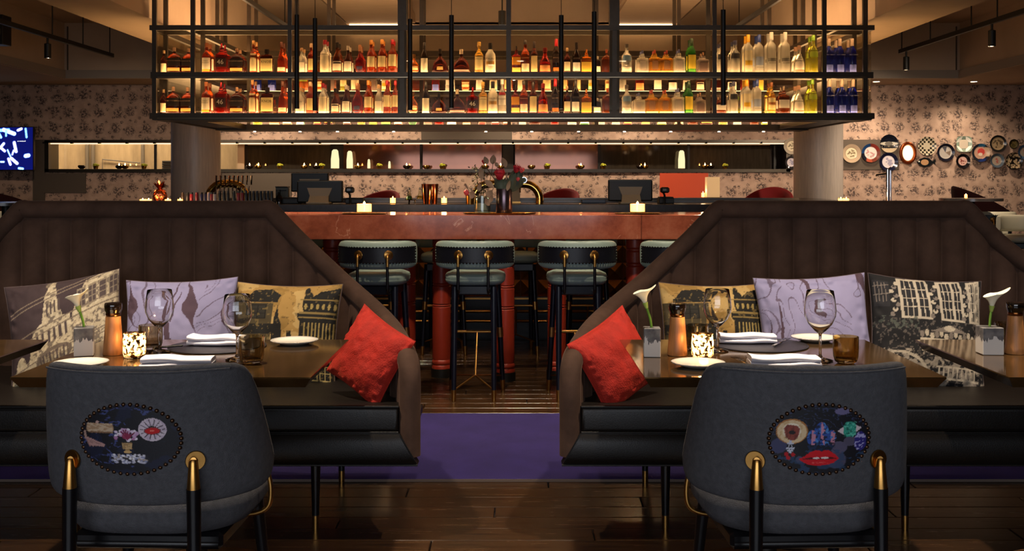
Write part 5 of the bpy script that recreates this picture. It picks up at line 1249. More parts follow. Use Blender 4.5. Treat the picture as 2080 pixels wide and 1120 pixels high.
obj('cylinder', MB().lathe([(0, 0), (.053, 0), (.054, .003), (.054, .155), (.052, .162), (.05, .1625), (.05, .02), (0, .02)], 40), mat('violet_pewter', '6e5c62', .24, .95, noise=.15, nscale=30, stretch=(6, 6, .4)), vb)
LEAFD = mat('protea_leaf', '3c4434', .5); LEAFT = mat('dried_leaf', '8d7560', .7); PROT = mat('protea_red', 'a01228', .55, sheen=.3); PROTP = mat('protea_pink', 'c84a50', .55, sheen=.3); STEM = mat('twig', '3a2c1e', .7); MOSS = mat('olive_filler', '4a451e', .7)
def leaf(x0, y0, x1, y1, wpx, m, parent, yo=0.0, cup=.25, base=None, nm='leaf'):
    a = Vector((vx(x0), yo, vz(y0))); b_ = Vector((vx(x1), yo - .01, vz(y1))); ax = b_ - a; L_ = ax.length; ax.normalize(); side = ax.cross(Vector((0, 1, 0))).normalized(); w_ = wpx * DV / F
    def fn(u, v):
        q = math.sin(PI * v ** .85) ** .8 * w_ / 2; s = 2 * u - 1
        return a + ax * (L_ * v) + side * (q * s) + Vector((0, -cup * q * (1 - s * s) + .012 * math.sin(PI * v), 0))
    o = obj(nm, MB().grid(fn, 4, 10), m, parent, ang=80); o.location = Vector((-parent.location.x, 0, -parent.location.z)); return o
ba = thing('dried_leaf_bunch', 'bunch of dried tan leaves and a pink bud in the glass vase', 'flowers', (vx(980), DV, zv))
for a in [(985, 375, 972, 340, 11), (1005, 372, 984, 358, 0), (968, 392, 952, 372, 0)]:
    pass
for x0, y0, x1, y1, w_, yo in [(978, 365, 977, 338, 11, -.03), (985, 366, 1004, 382, 12, -.04), (976, 392, 962, 374, 0.1, 0), (972, 390, 975, 372, 9, -.03), (958, 404, 961, 386, 12, -.04), (990, 402, 1000, 386, 15, -.045), (994, 418, 986, 402, 11, -.06), (995, 412, 1001, 396, 9, -.06), (952, 386, 944, 372, 4, -.02), (990, 334, 984, 318, 11, 0), (1000, 334, 1003, 314, 13, .01), (1028, 340, 1020, 320, 12, .0), (1006, 330, 1012, 340, 8, .0)]:
    if w_ > 1: leaf(x0, y0, x1, y1, w_, LEAFT, ba, yo)
tw = MB()
for x1, y1 in ((977, 338), (985, 320), (1003, 316), (952, 386), (960, 388), (1003, 384), (972, 372), (1022, 322), (968, 350)):
    tw.tube(catmull([(vx(980), 0, vz(416)), (vx(980 + (x1 - 980) * .4), -.01, vz(395)), (vx(x1), -.02, vz(y1 + 10))], 4), .002, 5)
o = obj('stem', tw, STEM, ba); o.location = Vector((-ba.location.x, 0, -ba.location.z))
rg_ = random.Random(3); fil = MB()
for k in range(130):
    x, y = rg_.gauss(974, 9), rg_.uniform(338, 398); a = Vector((vx(x), rg_.uniform(-.03, .05), vz(y))); q = Vector((rg_.uniform(-1, 1), rg_.uniform(-1, 1), rg_.uniform(-.4, 1))).normalized() * .02
    s_ = q.orthogonal().normalized() * .005; fil.add([a, a + q * .5 + s_, a + q, a + q * .5 - s_], [(0, 1, 2, 3)])
o = obj('filler_foliage', fil, MOSS, ba, smooth=False, kind='stuff'); o.location = Vector((-ba.location.x, 0, -ba.location.z))
obj('pink_bud', MB().lathe([(0, -.02), (.012, -.012), (.018, .0), (.016, .014), (.006, .02), (0, .018)], 14), PROTP, ba, (vx(948) - ba.location.x, -.02, vz(392) - ba.location.z), (0, R(-25), 0))
bb = thing('protea_bunch', 'red and pink proteas with dark leaves in the violet metal vase', 'flowers', (vx(1024), DV + .01, zv))
for x0, y0, x1, y1, w_, yo in [(1018, 388, 1006, 362, 16, -.02), (1020, 388, 1016, 360, 20, -.03), (1024, 388, 1030, 358, 16, -.03), (1030, 390, 1048, 352, 20, -.02), (1034, 390, 1060, 358, 22, -.01), (1038, 384, 1066, 362, 20, .01), (1026, 388, 1038, 368, 12, -.04), (1046, 370, 1062, 346, 16, -.01), (1022, 385, 1004, 372, 14, .0), (1036, 375, 1044, 345, 13, .02)]:
    leaf(x0, y0, x1, y1, w_, LEAFD, bb, yo)
leaf(1030, 388, 1036, 366, 8, LEAFT, bb, -.06); leaf(1028, 366, 1031, 348, 4, LEAFT, bb, -.05)
def protea(x, y, r_, m, yo, tilt, parent):
    c = Vector((vx(x), yo, vz(y))) - Vector((parent.location.x, 0, parent.location.z))
    t = obj('protea_head', MB().lathe([(0, -r_ * 1.3), (r_ * .5, -r_ * 1.0), (r_ * .9, -.2 * r_), (r_ * .8, .6 * r_), (0, .75 * r_)], 16), m, parent, c, (0, R(tilt), 0))
    for ring, (n, rr, h0, h1) in enumerate(((11, .95, -.9, 1.0), (9, .7, -.7, 1.2))):
        for k in range(n):
            a = 2 * PI * (k + .5 * ring) / n; e = Vector((math.cos(a), math.sin(a), 0)); s_ = Vector((-e.y, e.x, 0)) * r_ * .3
            b0 = e * r_ * .5 + Vector((0, 0, h0 * r_)); b1 = e * r_ * (rr + .08) + Vector((0, 0, .2 * r_)); b2 = e * r_ * (rr * .85) + Vector((0, 0, h1 * r_))
            obj('bract', MB().add([b0 - s_ * .5, b0 + s_ * .5, b1 - s_, b1 + s_, b2], [(0, 1, 3, 2), (2, 3, 4)]), m, t)
protea(1015, 353, .036, PROT, -.03, 0, bb); protea(1050, 342, .026, PROT, -.01, 18, bb); protea(1060, 345, .018, PROTP, -.03, 20, bb); protea(1052, 364, .012, PROTP, -.04, 10, bb); protea(983, 328, .016, PROT, .03, -10, bb)
tw = MB()
for x1, y1 in ((1015, 362), (1050, 350), (1060, 352), (1052, 368), (983, 334)): tw.tube([(vx(1024), 0, vz(400)), (vx((x1 + 1024) / 2), 0, vz((y1 + 392) / 2)), (vx(x1), -.01, vz(y1))], .003, 6)
o = obj('stem', tw, STEM, bb); o.location = Vector((-bb.location.x, 0, -bb.location.z))

# registers
SCREENB = mat('register_shell', '15140e', .42); PAPER = mat('register_bracket', 'b3a78c', .5)
def register(x0, y0, x1, y1, d, lb):
    s = d / F; w_ = (x1 - x0) * s; h = (y1 - y0) * s; zt = z_at(y0, d)
    t = thing('cash_register_screen', lb, 'register', (((x0 + x1) / 2 - CX) * s, d, BT), 0, 'registers on the bar')
    H = zt - BT
    sc_ = obj('screen_shell', MB().box((0, 0, H - h / 2), (w_, .05, h), .012, seg=2).box((0, .02, H - h * .42), (w_ * .96, .05, h * .78), .01), SCREENB, t, smooth=False)
    obj('bezel', MB().box((0, -.03, H - h * .04), (w_ * .97, .012, h * .03)), mat('bezel_dark', '4a4830', .3), sc_, smooth=False)
    obj('neck', MB().prism([(-w_ * .27, -.035, H - h * .33), (w_ * .27, -.035, H - h * .33), (w_ * .20, -.05, H - h * .72), (-w_ * .20, -.05, H - h * .72)], (0, .02, 0)), PAPER, t, smooth=False)
    obj('stand', MB().prism([(-w_ * .20, -.07, H - h * .70), (w_ * .20, -.07, H - h * .70), (w_ * .22, -.12, 0), (-w_ * .22, -.12, 0)], (0, .05, 0)), PAPER, t, smooth=False)
    obj('foot', MB().box((0, -.03, .008), (w_ * .5, .2, .016), .004), PAPER, t, smooth=False)
register(604, 367, 697, 412, 9.22, 'black register screen seen from behind, left part of the bar, in front')
register(592, 351, 668, 390, 9.50, 'black register screen half hidden behind another on the left part of the bar')
register(1235, 365, 1325, 409, 9.22, 'black register screen seen from behind, beside the orange panel')
def boxy(name, lb, cat, x, d, wpx, ypx, m, dep=.12, extra=None, z=BT):
    s = d / F; h = z_at(ypx, d) - z; t = thing(name, lb, cat, ((x - CX) * s, d, z)); w_ = wpx * s
    obj('case', MB().box((0, 0, h / 2), (w_, dep, h), .004), m, t, smooth=False)
    if extra: extra(t, w_, h)
    return t
def printer_x(t, w_, h):
    obj('slot', MB().box((0, -.062, h * .8), (w_ * .8, .006, h * .08)), BLACKM, t, smooth=False); obj('lid', MB().box((0, 0, h + .004), (w_ * .96, .11, .01), .003), PLASTK, t, smooth=False)
boxy('receipt_printer', 'small dark receipt printer left of the left registers', 'printer', 593, 9.3, 34, 403, PLASTK, .14, printer_x)
boxy('card_terminal', 'small tilted customer display left of the left registers', 'terminal', 574, 9.58, 26, 381, mat('terminal_grey', '4f4f42', .4), .05, printer_x)
boxy('receipt_printer', 'dark printer with cable right of the front left register', 'printer', 722, 9.35, 36, 404, PLASTK, .14, printer_x)
boxy('receipt_printer', 'dark printer left of the orange panel on the bar', 'printer', 1352, 9.35, 30, 402, PLASTK, .14, printer_x)
def scanner(x, d, lb):
    p = onbar(x, d); t = thing('barcode_scanner', lb, 'scanner', p); s = d / F
    obj('stand', MB().tube([(0, 0, 0), (0, 0, .07), (-.01, -.01, .09)], .009, 8), PLASTK, t); obj('head', MB().box((0, -.01, .115), (18 * s, .06, .05), .012), PLASTK, t, smooth=False)
    obj('window', MB().box((-.005, -.042, .118), (.03, .004, .018)), mat('scanner_glass', '8a8a80', .1), t, smooth=False)
scanner(711, 9.25, 'small black scanner on a stand right of the front left register'); scanner(1350, 9.2, 'small black scanner on a stand beside the orange panel')
boxy('blue_case', 'low blue-grey tray left of the right register', 'tray', 1205, 9.45, 48, 405, mat('blue_tray', '3c4a5c', .4), .12)
# brass drip fonts
def arch_tap(x0, x1, yt, d, lb, rpx=9):
    s = d / F; xa, xb = (x0 - CX) * s, (x1 - CX) * s; cx_ = (xa + xb) / 2; zt = z_at(yt, d) - BT; r_ = rpx * s
    t = thing('arched_beer_font', lb, 'beer tap', (cx_, d, BT)); hw_ = (xb - xa) / 2; k = min(hw_, zt) * .8
    pts = [(-hw_, 0, 0), (-hw_, 0, zt - k)] + [(-hw_ + k - k * math.cos(a), 0, zt - k + k * math.sin(a)) for a in np.linspace(.2, PI / 2, 6)] + [(hw_ - k + k * math.sin(a), 0, zt - k + k * math.cos(a)) for a in np.linspace(0, PI / 2 - .2, 6)] + [(hw_, 0, zt - k), (hw_, 0, 0)]
    obj('arch', MB().tube(pts, r_, 16), BRASSP, t, ang=60)
    return t, hw_, zt
t, hw_, zt = arch_tap(963, 1096, 374, 9.5, 'polished brass arched beer font behind the flowers', 8)
m_ = obj('badge', MB().lathe([(0, 0), (.028, 0), (.03, .006), (.026, .012), (0, .012)], 24), CHROME, t, (hw_ * .52, -.05, zt + .035), (R(90), 0, 0)); obj('badge_face', MB().lathe([(0, .013), (.022, .013)], 20), mat('badge_green', '2f5a44', .3), m_)
for k in (0, 1): obj('spout', MB().tube([(hw_ * (.1 + .3 * k), -.03, .0 + zt * .8), (hw_ * (.1 + .3 * k), -.08, zt * .75), (hw_ * (.1 + .3 * k), -.085, zt * .55)], .008, 8), CHROME, t)
t, hw_, zt = arch_tap(424, 500, 373, 9.55, 'polished brass beer font with a row of chrome handles, left end of the bar', 8)
for k in range(9):
    x = -hw_ * .5 + k * .036; h_ = obj('handle', MB().tube([(x, -.06 + .01 * k, zt - .01), (x + .004, -.075 + .01 * k, zt + .07)], [.007, .010], 8), CHROME, t); obj('spout', MB().tube([(x, -.05, zt - .03), (x + .01, -.1, zt - .04), (x + .012, -.105, zt - .09)], .007, 8), CHROME, h_)
# copper shaking cups, cruet tray
def cup(x, d, wpx, yt, lb):
    s = d / F; p = onbar(x, d); h = z_at(yt, d) - BT; r_ = wpx * s / 2; t = thing('copper_shaker_cup', lb, 'shaker cup', p)
    obj('cup', MB().lathe([(0, 0), (r_ * .66, 0), (r_ * .7, h * .04), (r_, h), (r_ * .95, h), (r_ * .65, h * .05), (0, h * .05)], 28), COPPER, t, ang=60); obj('rim', MB().lathe([(r_ * 1.02, h * .97), (r_ * 1.03, h), (r_ * .97, h)], 28), COPPER, t)
cup(867, 9.15, 22, 374, 'front copper shaker cup in the middle of the bar'); cup(882, 9.3, 17, 374, 'copper shaker cup half hidden behind another on the bar')
def cruet(x, d, col_, lb):
    p = onbar(x, d); t = thing('bitters_bottle', lb, 'bottle', p + Vector((0, 0, .035)))
    obj('flask', MB().lathe([(0, 0), (.026, 0), (.028, .012), (.014, .05), (.011, .07), (.0115, .088), (0, .088)], 18), thin_glass('cruet_glass', 'e8e8d8', .15), t); obj('liquid', MB().lathe([(0, .002), (.025, .002), (.026, .012), (.019, .03), (0, .03)], 18), mat('liq_' + col_, col_, .2), t); obj('stopper', MB().sphere((0, 0, .093), .01, 10, 6), CHROME, t)
cruet(831, 9.15, '4f8a3a', 'small glass bottle with green liquid on the bar tray'); cruet(853, 9.3, 'b08a20', 'small glass bottle with yellow liquid behind the copper cups')
tr = thing('footed_tray', 'small dark footed tray under the green liquid bottle', 'tray', onbar(835, 9.18)); obj('dish', MB().lathe([(0, .03), (.05, .03), (.055, .036), (.05, .034), (0, .033)], 24), DWOOD, tr)
for k in range(3): obj('foot', MB().cone((.035 * math.cos(2.1 * k), .035 * math.sin(2.1 * k), 0), (.03 * math.cos(2.1 * k), .03 * math.sin(2.1 * k), .031), .004, .006, 8), DWOOD, tr)
gb = thing('gold_cup', 'gold tumbler on the bar left of the glass vase', 'cup', onbar(955, 9.2)); obj('cup', MB().lathe([(0, 0), (.034, 0), (.038, .07), (.036, .07), (.032, .004), (0, .004)], 24), BRASS, gb); obj('rim', MB().lathe([(.0385, .066), (.0395, .07), (.037, .071)], 24), BRASSP, gb)
wl = thing('menu_block', 'cream upright menu block behind the brass font', 'menu holder', onbar(1046, 9.6)); obj('card', MB().box((0, 0, .06), (.09, .02, .12), .002), mat('menu_cream', 'c8b08c', .7), wl, smooth=False); obj('foot', MB().box((0, 0, .004), (.1, .05, .008)), BRASS, wl, smooth=False)
for x, lb in ((798, 'small lit votive left of the copper cups on the bar'), (902, 'small lit votive right of the copper cups on the bar')): votive(x, 9.12, BT, 12, 13, lb, 'votive candles on the bar', .25)
for i, x in enumerate((290, 302, 341, 366)): votive(x, 9.1, BT, 13 if i < 3 else 11, 10, ['small lit votive farthest left on the bar', 'small lit votive left of the copper pineapple', 'small lit votive right of the copper pineapple', 'small lit votive left of the bar tins'][i], 'votive candles on the bar', .25)
for i, x in enumerate((1708, 1719)): votive(x, 9.1, BT, 12, 12, ['small lit votive on the right end of the bar, left of a pair', 'small lit votive on the right end of the bar, right of a pair'][i], 'votive candles on the bar', .25)
# copper pineapple
pp = thing('copper_pineapple', 'openwork copper pineapple ornament at the left end of the bar', 'ornament', onbar(325, 9.25))
obj('fruit', MB().lathe([(0, 0), (.035, 0), (.052, .025), (.058, .06), (.05, .095), (.032, .118), (.018, .125), (0, .126)], 24), mat('copper_bumpy', 'c07048', .25, 1.0, bump=.8, bscale=60), pp)
nk = MB()
for s in (-1, 1):
    for k in range(9):
        nk.tube([((lambda r_, a: (r_ * math.cos(a), r_ * math.sin(a), z))(np.interp(z, [0, .025, .06, .095, .12], [.036, .0535, .0595, .0515, .03]), 2 * PI * k / 9 + s * z * 14)) for z in np.linspace(.005, .118, 12)], .002, 5)
obj('lattice', nk, COPPER, pp)
for k in range(14):
    a = 2.4 * k; rr = .012 + .0052 * k; L_ = .090 - .0025 * k
    e = Vector((math.cos(a), math.sin(a), 0)); s_ = Vector((-e.y, e.x, 0)) * .015; b0 = e * .008 + Vector((0, 0, .122)); b1 = e * (.012 + rr * .6) + Vector((0, 0, .122 + L_ * .55)); b2 = e * (.02 + rr) + Vector((0, 0, .122 + L_ * (.95 - .02 * k)))
    obj('crown_leaf', MB().add([b0 - s_ * .6, b0 + s_ * .6, b1 - s_, b1 + s_, b2], [(0, 1, 3, 2), (2, 3, 4)]), COPPER, pp)
# tins and small bottles lined up
tins = [(371, '3a2c24'), (381, '2a2624'), (389, 'a01c2c'), (400, '7a1420'), (409, '2c2a5c'), (417, '34305c'), (424, 'c4b8c0'), (430, 'a01c2c'), (436, 'd8ccc8'), (446, '1e1c1a'), (455, '1c1a18'), (463, '22201e'), (475, '2c3230'), (484, '9c1828'), (492, '8a1622')] + [(500 + 7.4 * k, '1c1b1f') for k in range(8)]
for i, (x, c) in enumerate(tins):
    d = 9.22; s = d / F; p = onbar(x, d); yt = 391 - (3 if i > 8 else 0); h = z_at(yt, d) - BT; t = thing('bar_tin', '%s small cylindrical tin, %s from the left in the row on the bar' % ({'a': 'red', '7': 'dark red', '9': 'red', '8': 'red', 'c': 'pale', 'd': 'pale'}.get(c[0], 'navy' if c in ('2c2a5c', '34305c') else 'dark'), ORD(i + 1)), 'tin', p, 0, 'tins lined up on the bar')
    obj('can', MB().lathe([(0, 0), (.0145, 0), (.0145, h * .8), (.0135, h * .84), (0, h * .84)], 14), paint(c, .3), t); obj('lid', MB().lathe([(0, h * .84), (.0125, h * .84), (.0125, h), (0, h)], 14), paint('1c1a1a' if i % 3 else c, .3), t)
sb = thing('syrup_bottle', 'small dark bottle left of the registers on the bar', 'bottle', onbar(567, 9.2)); obj('glass_body', MB().lathe([(0, 0), (.028, 0), (.029, .05), (.012, .075), (.011, .1), (0, .1)], 16), mat('dark_bottle', '100c0c', .1), sb); obj('cap', MB().lathe([(0, .1), (.0125, .1), (.0125, .118), (0, .118)], 12), BLACKM, sb)
# chrome water tap on the right
wt = thing('water_tap', 'tall chrome water tap on the right end of the bar', 'tap', onbar(1803, 9.4))
zt = z_at(344, 9.4) - BT
obj('column', MB().lathe([(0, 0), (.022, 0), (.022, .01), (.016, .014), (.016, zt), (0, zt)], 20).lathe([(0, 0), (.008, 0), (.008, zt * .97), (0, zt * .97)], 12, c=(.026, 0, 0)), CHROME, wt); obj('spout', MB().tube([(-.01, 0, zt - .035), (-.10, -.01, zt - .05), (-.104, -.01, zt - .062)], .008, 10), CHROME, wt); obj('lever', MB().tube([(0, 0, zt), (.03, 0, zt + .02)], .005, 8), CHROME, wt)
# white lamp block and console on the right
wl = thing('shade_lamp', 'cream rectangular lamp standing right of the orange panel', 'lamp', (0, 0, 0)); d = 10.6; p = P(1447, 402, d); wl.location = p
h = (402 - 360) * d / F
obj('shade', MB().box((0, 0, h / 2), (.125, .11, h), .003), mat('lamp_cream', 'd9bd92', .6, emit='ffc888', estr=.25), wl, smooth=False); obj('base', MB().box((0, 0, .003), (.13, .115, .006)), BRASS, wl, smooth=False)
cn = thing('service_console', 'dark service counter at the right behind the bar holding the cream lamp', 'counter', ((1440 - CX) * d / F, d, 0)); zc = p.z
obj('top', MB().box((0, 0, zc - .015), (.55, .4, .028), .004), DARKSTONE, cn, smooth=False); obj('case', MB().box((0, .02, (zc - .03) / 2), (.5, .34, zc - .03)), PLASTK, cn, smooth=False)
obj('indicator', MB().box((-.14, -.155, zc - .07), (.08, .004, .05)), mat('blue_led', '101820', .3, emit='40a0ff', estr=.3), cn, smooth=False)
votive(1428, d, zc, 7, 11, 'tiny lit votive left of the cream lamp', 'votive candles on the bar', .2)

# ================================================================== FAR SIDE OF THE ROOM
# screen on the left
a, b_ = P(-78, 259, 15.6), P(69, 345, 15.6)
tv = thing('wall_screen', 'wall mounted dark blue screen with glowing white capsules at the left edge', 'television', ((a.x + b_.x) / 2, 15.6, (a.z + b_.z) / 2), R(-4))
W_, H_ = b_.x - a.x, a.z - b_.z
obj('casing', MB().box((0, .03, 0), (W_ + .02, .05, H_ + .02), .004), PLASTK, tv, smooth=False); obj('wall_mount', MB().box((0, .22, 0), (.3, .36, .2)), BLACKM, tv, smooth=False)
nu, nv = 220, 130; sm_ = MB().grid(lambda u, v: Vector(((u - .5) * W_, 0, (v - .5) * H_)), nu, nv).mesh('display', smooth=False, fix=False)
UU = np.tile(np.linspace(0, 1, nu + 1), nv + 1); VV = np.repeat(np.linspace(0, 1, nv + 1), nu + 1); pr = Print(UU * (W_ / H_), VV, '050a48')
def SX(px): return (px + 78) / 147.0 * (W_ / H_)
def SY(px): return 1 - (px - 259) / 86.0
for x0, y0, x1, y1, r_, c in [(2, 265, 18, 264, .035, '8af0ff'), (8, 264, 30, 272, .045, 'c8ffff'), (13, 266, 13, 276, .02, '8af0ff'), (-2, 272, 2, 279, .03, '9af0ff'), (38, 265, 45, 262, .03, 'fff0d8'), (54, 262, 56, 279, .022, '8affe8'), (30, 290, 34, 308, .035, 'fff0ff'), (29, 306, 26, 314, .02, 'f0e8ff'), (8, 292, 2, 299, .03, 'ffffff'), (0, 299, 10, 307, .03, 'e8d8ff'), (16, 305, 23, 320, .016, 'b0ffe8'), (54, 317, 60, 316, .045, 'c0f4ff'), (18, 323, 22, 334, .03, 'f4d8ff'), (24, 322, 36, 332, .035, 'fff8e8'), (2, 329, 8, 329, .02, 'c0f4ff'), (40, 342, 48, 343, .025, 'a0f4ff'), (-30, 280, -20, 300, .035, 'ffffff'), (-60, 300, -50, 320, .035, 'a0f4ff'), (-40, 330, -20, 335, .03, 'fff0ff')]:
    pr.line(SX(x0), SY(y0), SX(x1), SY(y1), r_ + .012, '2040c0', .6); pr.line(SX(x0), SY(y0), SX(x1), SY(y1), r_, c)
pr.store(sm_); dsp = obj('display', sm_, printed('screen_glow', .2, 0, 0, emit=1.1), tv)
me = text_mesh('at weekend', .026, 'LEFT'); me.materials.append(emis('screen_text', 'ffffff', 1.0)); obj('lettering', me, None, dsp, ((SX(37) / (W_ / H_) - .5) * W_, -.003, (SY(287) - .5) * H_), (R(90), 0, 0))
# decorated plates
CERA = printed('painted_ceramic', .15, 0, 0)
def wall_plate(x, y, rpx, lb, base, ops, ry=None, n=2.0, hid=False):
    d = WY - .03; c = P(x, y, d); r_ = rpx * d / F; ry_ = (ry or rpx) * d / F
    t = thing('wall_plate', lb, 'plate', (c.x, d, c.z), 0, 'decorative plates on the papered wall')
    NR, NT = 22, 64; v_ = [Vector((0, -.008, 0))]; uv = [(.5, .5)]; f_ = []
    prof = lambda q: -.008 if q < .6 else -.008 - .022 * (q - .6) / .4
    for i in range(1, NR + 1):
        q = i / NR
        for j in range(NT):
            a = 2 * PI * j / NT; m = 1 if n == 2.0 else (abs(math.cos(a)) ** n + abs(math.sin(a)) ** n) ** (-1 / n)
            v_.append(Vector((r_ * q * m * math.cos(a), prof(q), ry_ * q * m * math.sin(a)))); uv.append((.5 + .5 * q * math.cos(a), .5 + .5 * q * math.sin(a)))
    for j in range(NT): f_.append((0, 1 + j, 1 + (j + 1) % NT))
    for i in range(NR - 1):
        for j in range(NT): a = 1 + i * NT; f_.append((a + j, a + NT + j, a + NT + (j + 1) % NT, a + (j + 1) % NT))
    me = bpy.data.meshes.new('face'); me.from_pydata(v_, [], f_); me.shade_smooth(); uv = np.array(uv); pr = Print(uv[:, 0], uv[:, 1], base); ops(pr); pr.store(me)
    obj('face', me, CERA, t)
    obj('foot', MB().lathe([(r_ * .5, 0), (r_ * .62, .006), (r_ * .98, .028)], 32, sy=ry_ / r_).xf(Matrix.Rotation(R(90), 4, 'X')), CERAM, t)
    return t
def dots(pr, c, n, s, seed, rad=.46):
    rg = random.Random(seed)
    for k in range(n):
        a = rg.uniform(0, 6.28); q = rad * rg.uniform(0, 1) ** .5; pr.ell(.5 + q * math.cos(a), .5 + q * math.sin(a), s * rg.uniform(.4, 1), s * rg.uniform(.4, 1), c)
def o1(p): p.ell(.5, .5, .32, .32, 'd9c9a8'); p.ring(.5, .5, .33, .33, .08, '8a7458'); dots(p, '7a6a50', 22, .05, 1, .2)
def o2(p): p.poly([(0, .4), (0, 1), (.5, 1), (.45, .5)], '1f3c66'); p.poly([(.5, .5), (.55, 1), (1, 1), (1, .7)], '7a2c24'); p.poly([(.4, .5), (.2, 0), (.6, 0)], '9a4a34'); p.poly([(0, .5), (.4, .5), (.25, .1), (0, .1)], '1a1c26'); p.ell(.5, .5, .32, .32, 'd8c8c0'); dots(p, 'b88a88', 14, .06, 2, .22)
def o3(p): p.rect(0, 0, 1, .35, 'a8957a'); p.ell(.5, .5, .48, .1, 'b8b0a0'); p.ell(.5, .5, .22, .12, '6a645c'); p.rect(.05, .25, .95, .34, '171a22')
def o4(p): p.ell(.5, .5, .34, .34, 'd2c8cc'); dots(p, '9a94a8', 10, .08, 4, .22)
def o6(p):
    for i in range(9):
        for j in range(9):
            if (i + j) % 2: p.rect(i / 9, j / 9, (i + 1) / 9, (j + 1) / 9, '17150f')
    p.ell(.5, .5, .2, .2, 'b0a48c')
def o8(p): p.ell(.5, .5, .36, .36, 'a8a098'); p.poly([(.5, .5), (.3, .8), (.6, .85)], '4a4a52'); p.poly([(.5, .5), (.8, .6), (.75, .3)], '7a6a5c')
def o9(p): p.ring(.5, .5, .5, .5, .25, '8a9a88'); p.ell(.5, .5, .3, .3, 'c8b8a4'); p.ring(.5, .5, .32, .32, .1, '6a7868')
def o10(p): p.ell(.5, .5, .3, .3, 'c8a094'); dots(p, '7a3c34', 10, .06, 10, .2)
def o11(p): p.poly([(.4, 1), (.75, 1), (.7, .75), (.35, .75)], '2c5a78'); p.rect(.7, .3, 1, .8, 'b09478'); p.poly([(.3, .0), (.8, 0), (.7, .3)], '1c2c5c'); p.ell(.5, .5, .36, .34, 'b8907a'); p.ell(.54, .55, .2, .2, 'b8443c'); p.ell(.5, .42, .12, .08, 'd8c4b0')
def o12(p): p.ell(.5, .5, .38, .38, '8a7458'); dots(p, '4a3c2c', 20, .07, 12, .3)
def o13(p): p.ell(.5, .5, .34, .34, '98897a'); dots(p, '9a5a50', 6, .08, 13, .15)
def o14(p): p.ring(.5, .5, .5, .5, .2, '1e1a12'); dots(p, '6a5c34', 8, .08, 14, .3)
def o15(p): dots(p, 'b49a78', 60, .07, 15, .45); dots(p, '17130f', 30, .04, 16, .45)
for x, y, r_, lb, base, op in [(1729, 312, 19, 'cream wall plate nearest the right column', 'b49c82', o1), (1768, 311, 19, 'wall plate with blue and rust rim on the taupe panel', '6a3428', o2), (1805, 292, 18.5, 'dark wall plate with grey lens band, upper of two above the chrome tap', '11131c', o3), (1804, 329, 19, 'navy rimmed white wall plate right above the chrome tap', '14162c', o4),
    (1882, 297, 19, 'black and cream checkered wall plate above the fish plate', 'b8ab92', o6), (1920, 310, 18, 'silver centred wall plate with wide navy rim', '14141f', o8), (1955, 327.5, 14.5, 'small pink centred wall plate with black rim', '120f12', o10), (1991, 310.5, 18.5, 'multicoloured wall plate with red figure', '20242c', o11), (2026, 292, 17, 'brown centred wall plate with dark rim near the right edge', '1c1a18', o12), (2024, 326.5, 14.5, 'dull blue-grey wall plate low near the right edge', '4c5660', o13), (2058, 293, 10, 'smallest olive wall plate near the right edge', '4a4024', o14), (2058, 327.5, 17.5, 'black and tan busy patterned wall plate near the right edge', '1a1612', o15), (2081, 309, 15, 'blue wall plate cut by the right edge', '4a6484', o13), (1608, 297, 17, 'pale wall plate half hidden left of the right column, upper', 'a89a88', o1), (1607, 330, 13, 'dark wall plate half hidden left of the right column, lower', '2c2a2c', o4)]:
    wall_plate(x, y, r_, lb, base, op)
wall_plate(1957, 293, 16, 'pale green eight-sided wall plate', '93a090', o9, n=4.0)
# glowing oval mirror plate with beaded frame
d = WY - .03; c = P(1843.5, 311, d); s = d / F
t = thing('oval_mirror_plate', 'glowing oval plate in a beaded copper frame among the wall plates', 'plate', (c.x, d, c.z), 0, 'decorative plates on the papered wall')
obj('frame', MB().tube([(14.5 * s * math.cos(a), -.012, 20 * s * math.sin(a)) for a in np.linspace(0, 2 * PI, 48, endpoint=False)], .022, 10, closed=True), mat('copper_frame', '8a3c18', .25, .8), t)
bd = MB()
for k in range(40): a = 2 * PI * k / 40; bd.sphere((12 * s * math.cos(a), -.034, 17.2 * s * math.sin(a)), .007, 6, 4)
obj('beading', bd, mat('copper_bead', 'd8864c', .2, .9), t)
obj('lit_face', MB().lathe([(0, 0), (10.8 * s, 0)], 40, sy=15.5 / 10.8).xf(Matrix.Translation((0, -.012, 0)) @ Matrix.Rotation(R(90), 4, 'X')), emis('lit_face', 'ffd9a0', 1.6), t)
# fish shaped plate
c = P(1880, 330, d); t = thing('fish_plate', 'dark fish-shaped wall plate under the checkered plate', 'plate', (c.x, d, c.z), 0, 'decorative plates on the papered wall')
def fishp(k): return [(s * x, 0, s * z) for x, z in [(-18 * k, 0), (-12 * k, 7 * k), (-3 * k, 10 * k), (7 * k, 7.5 * k), (13 * k, 2 * k), (20 * k, 7 * k), (18 * k, 0), (20 * k, -5 * k), (13 * k, -2 * k), (6 * k, -7.5 * k), (-4 * k, -9 * k), (-13 * k, -6 * k)]]
obj('body', MB().prism(fishp(1), (0, -.02, 0)), mat('fish_dark', '15181a', .15), t, smooth=False)
obj('belly', MB().lathe([(0, 0), (8 * s, 0)], 30, sy=.75).xf(Matrix.Translation((-.02, -.0215, 0)) @ Matrix.Rotation(R(90), 4, 'X')), mat('fish_tan', 'a8805c', .2), t); obj('eye', MB().sphere((-14 * s, -.02, 1.5 * s), .012, 8, 6), CERAM, t)
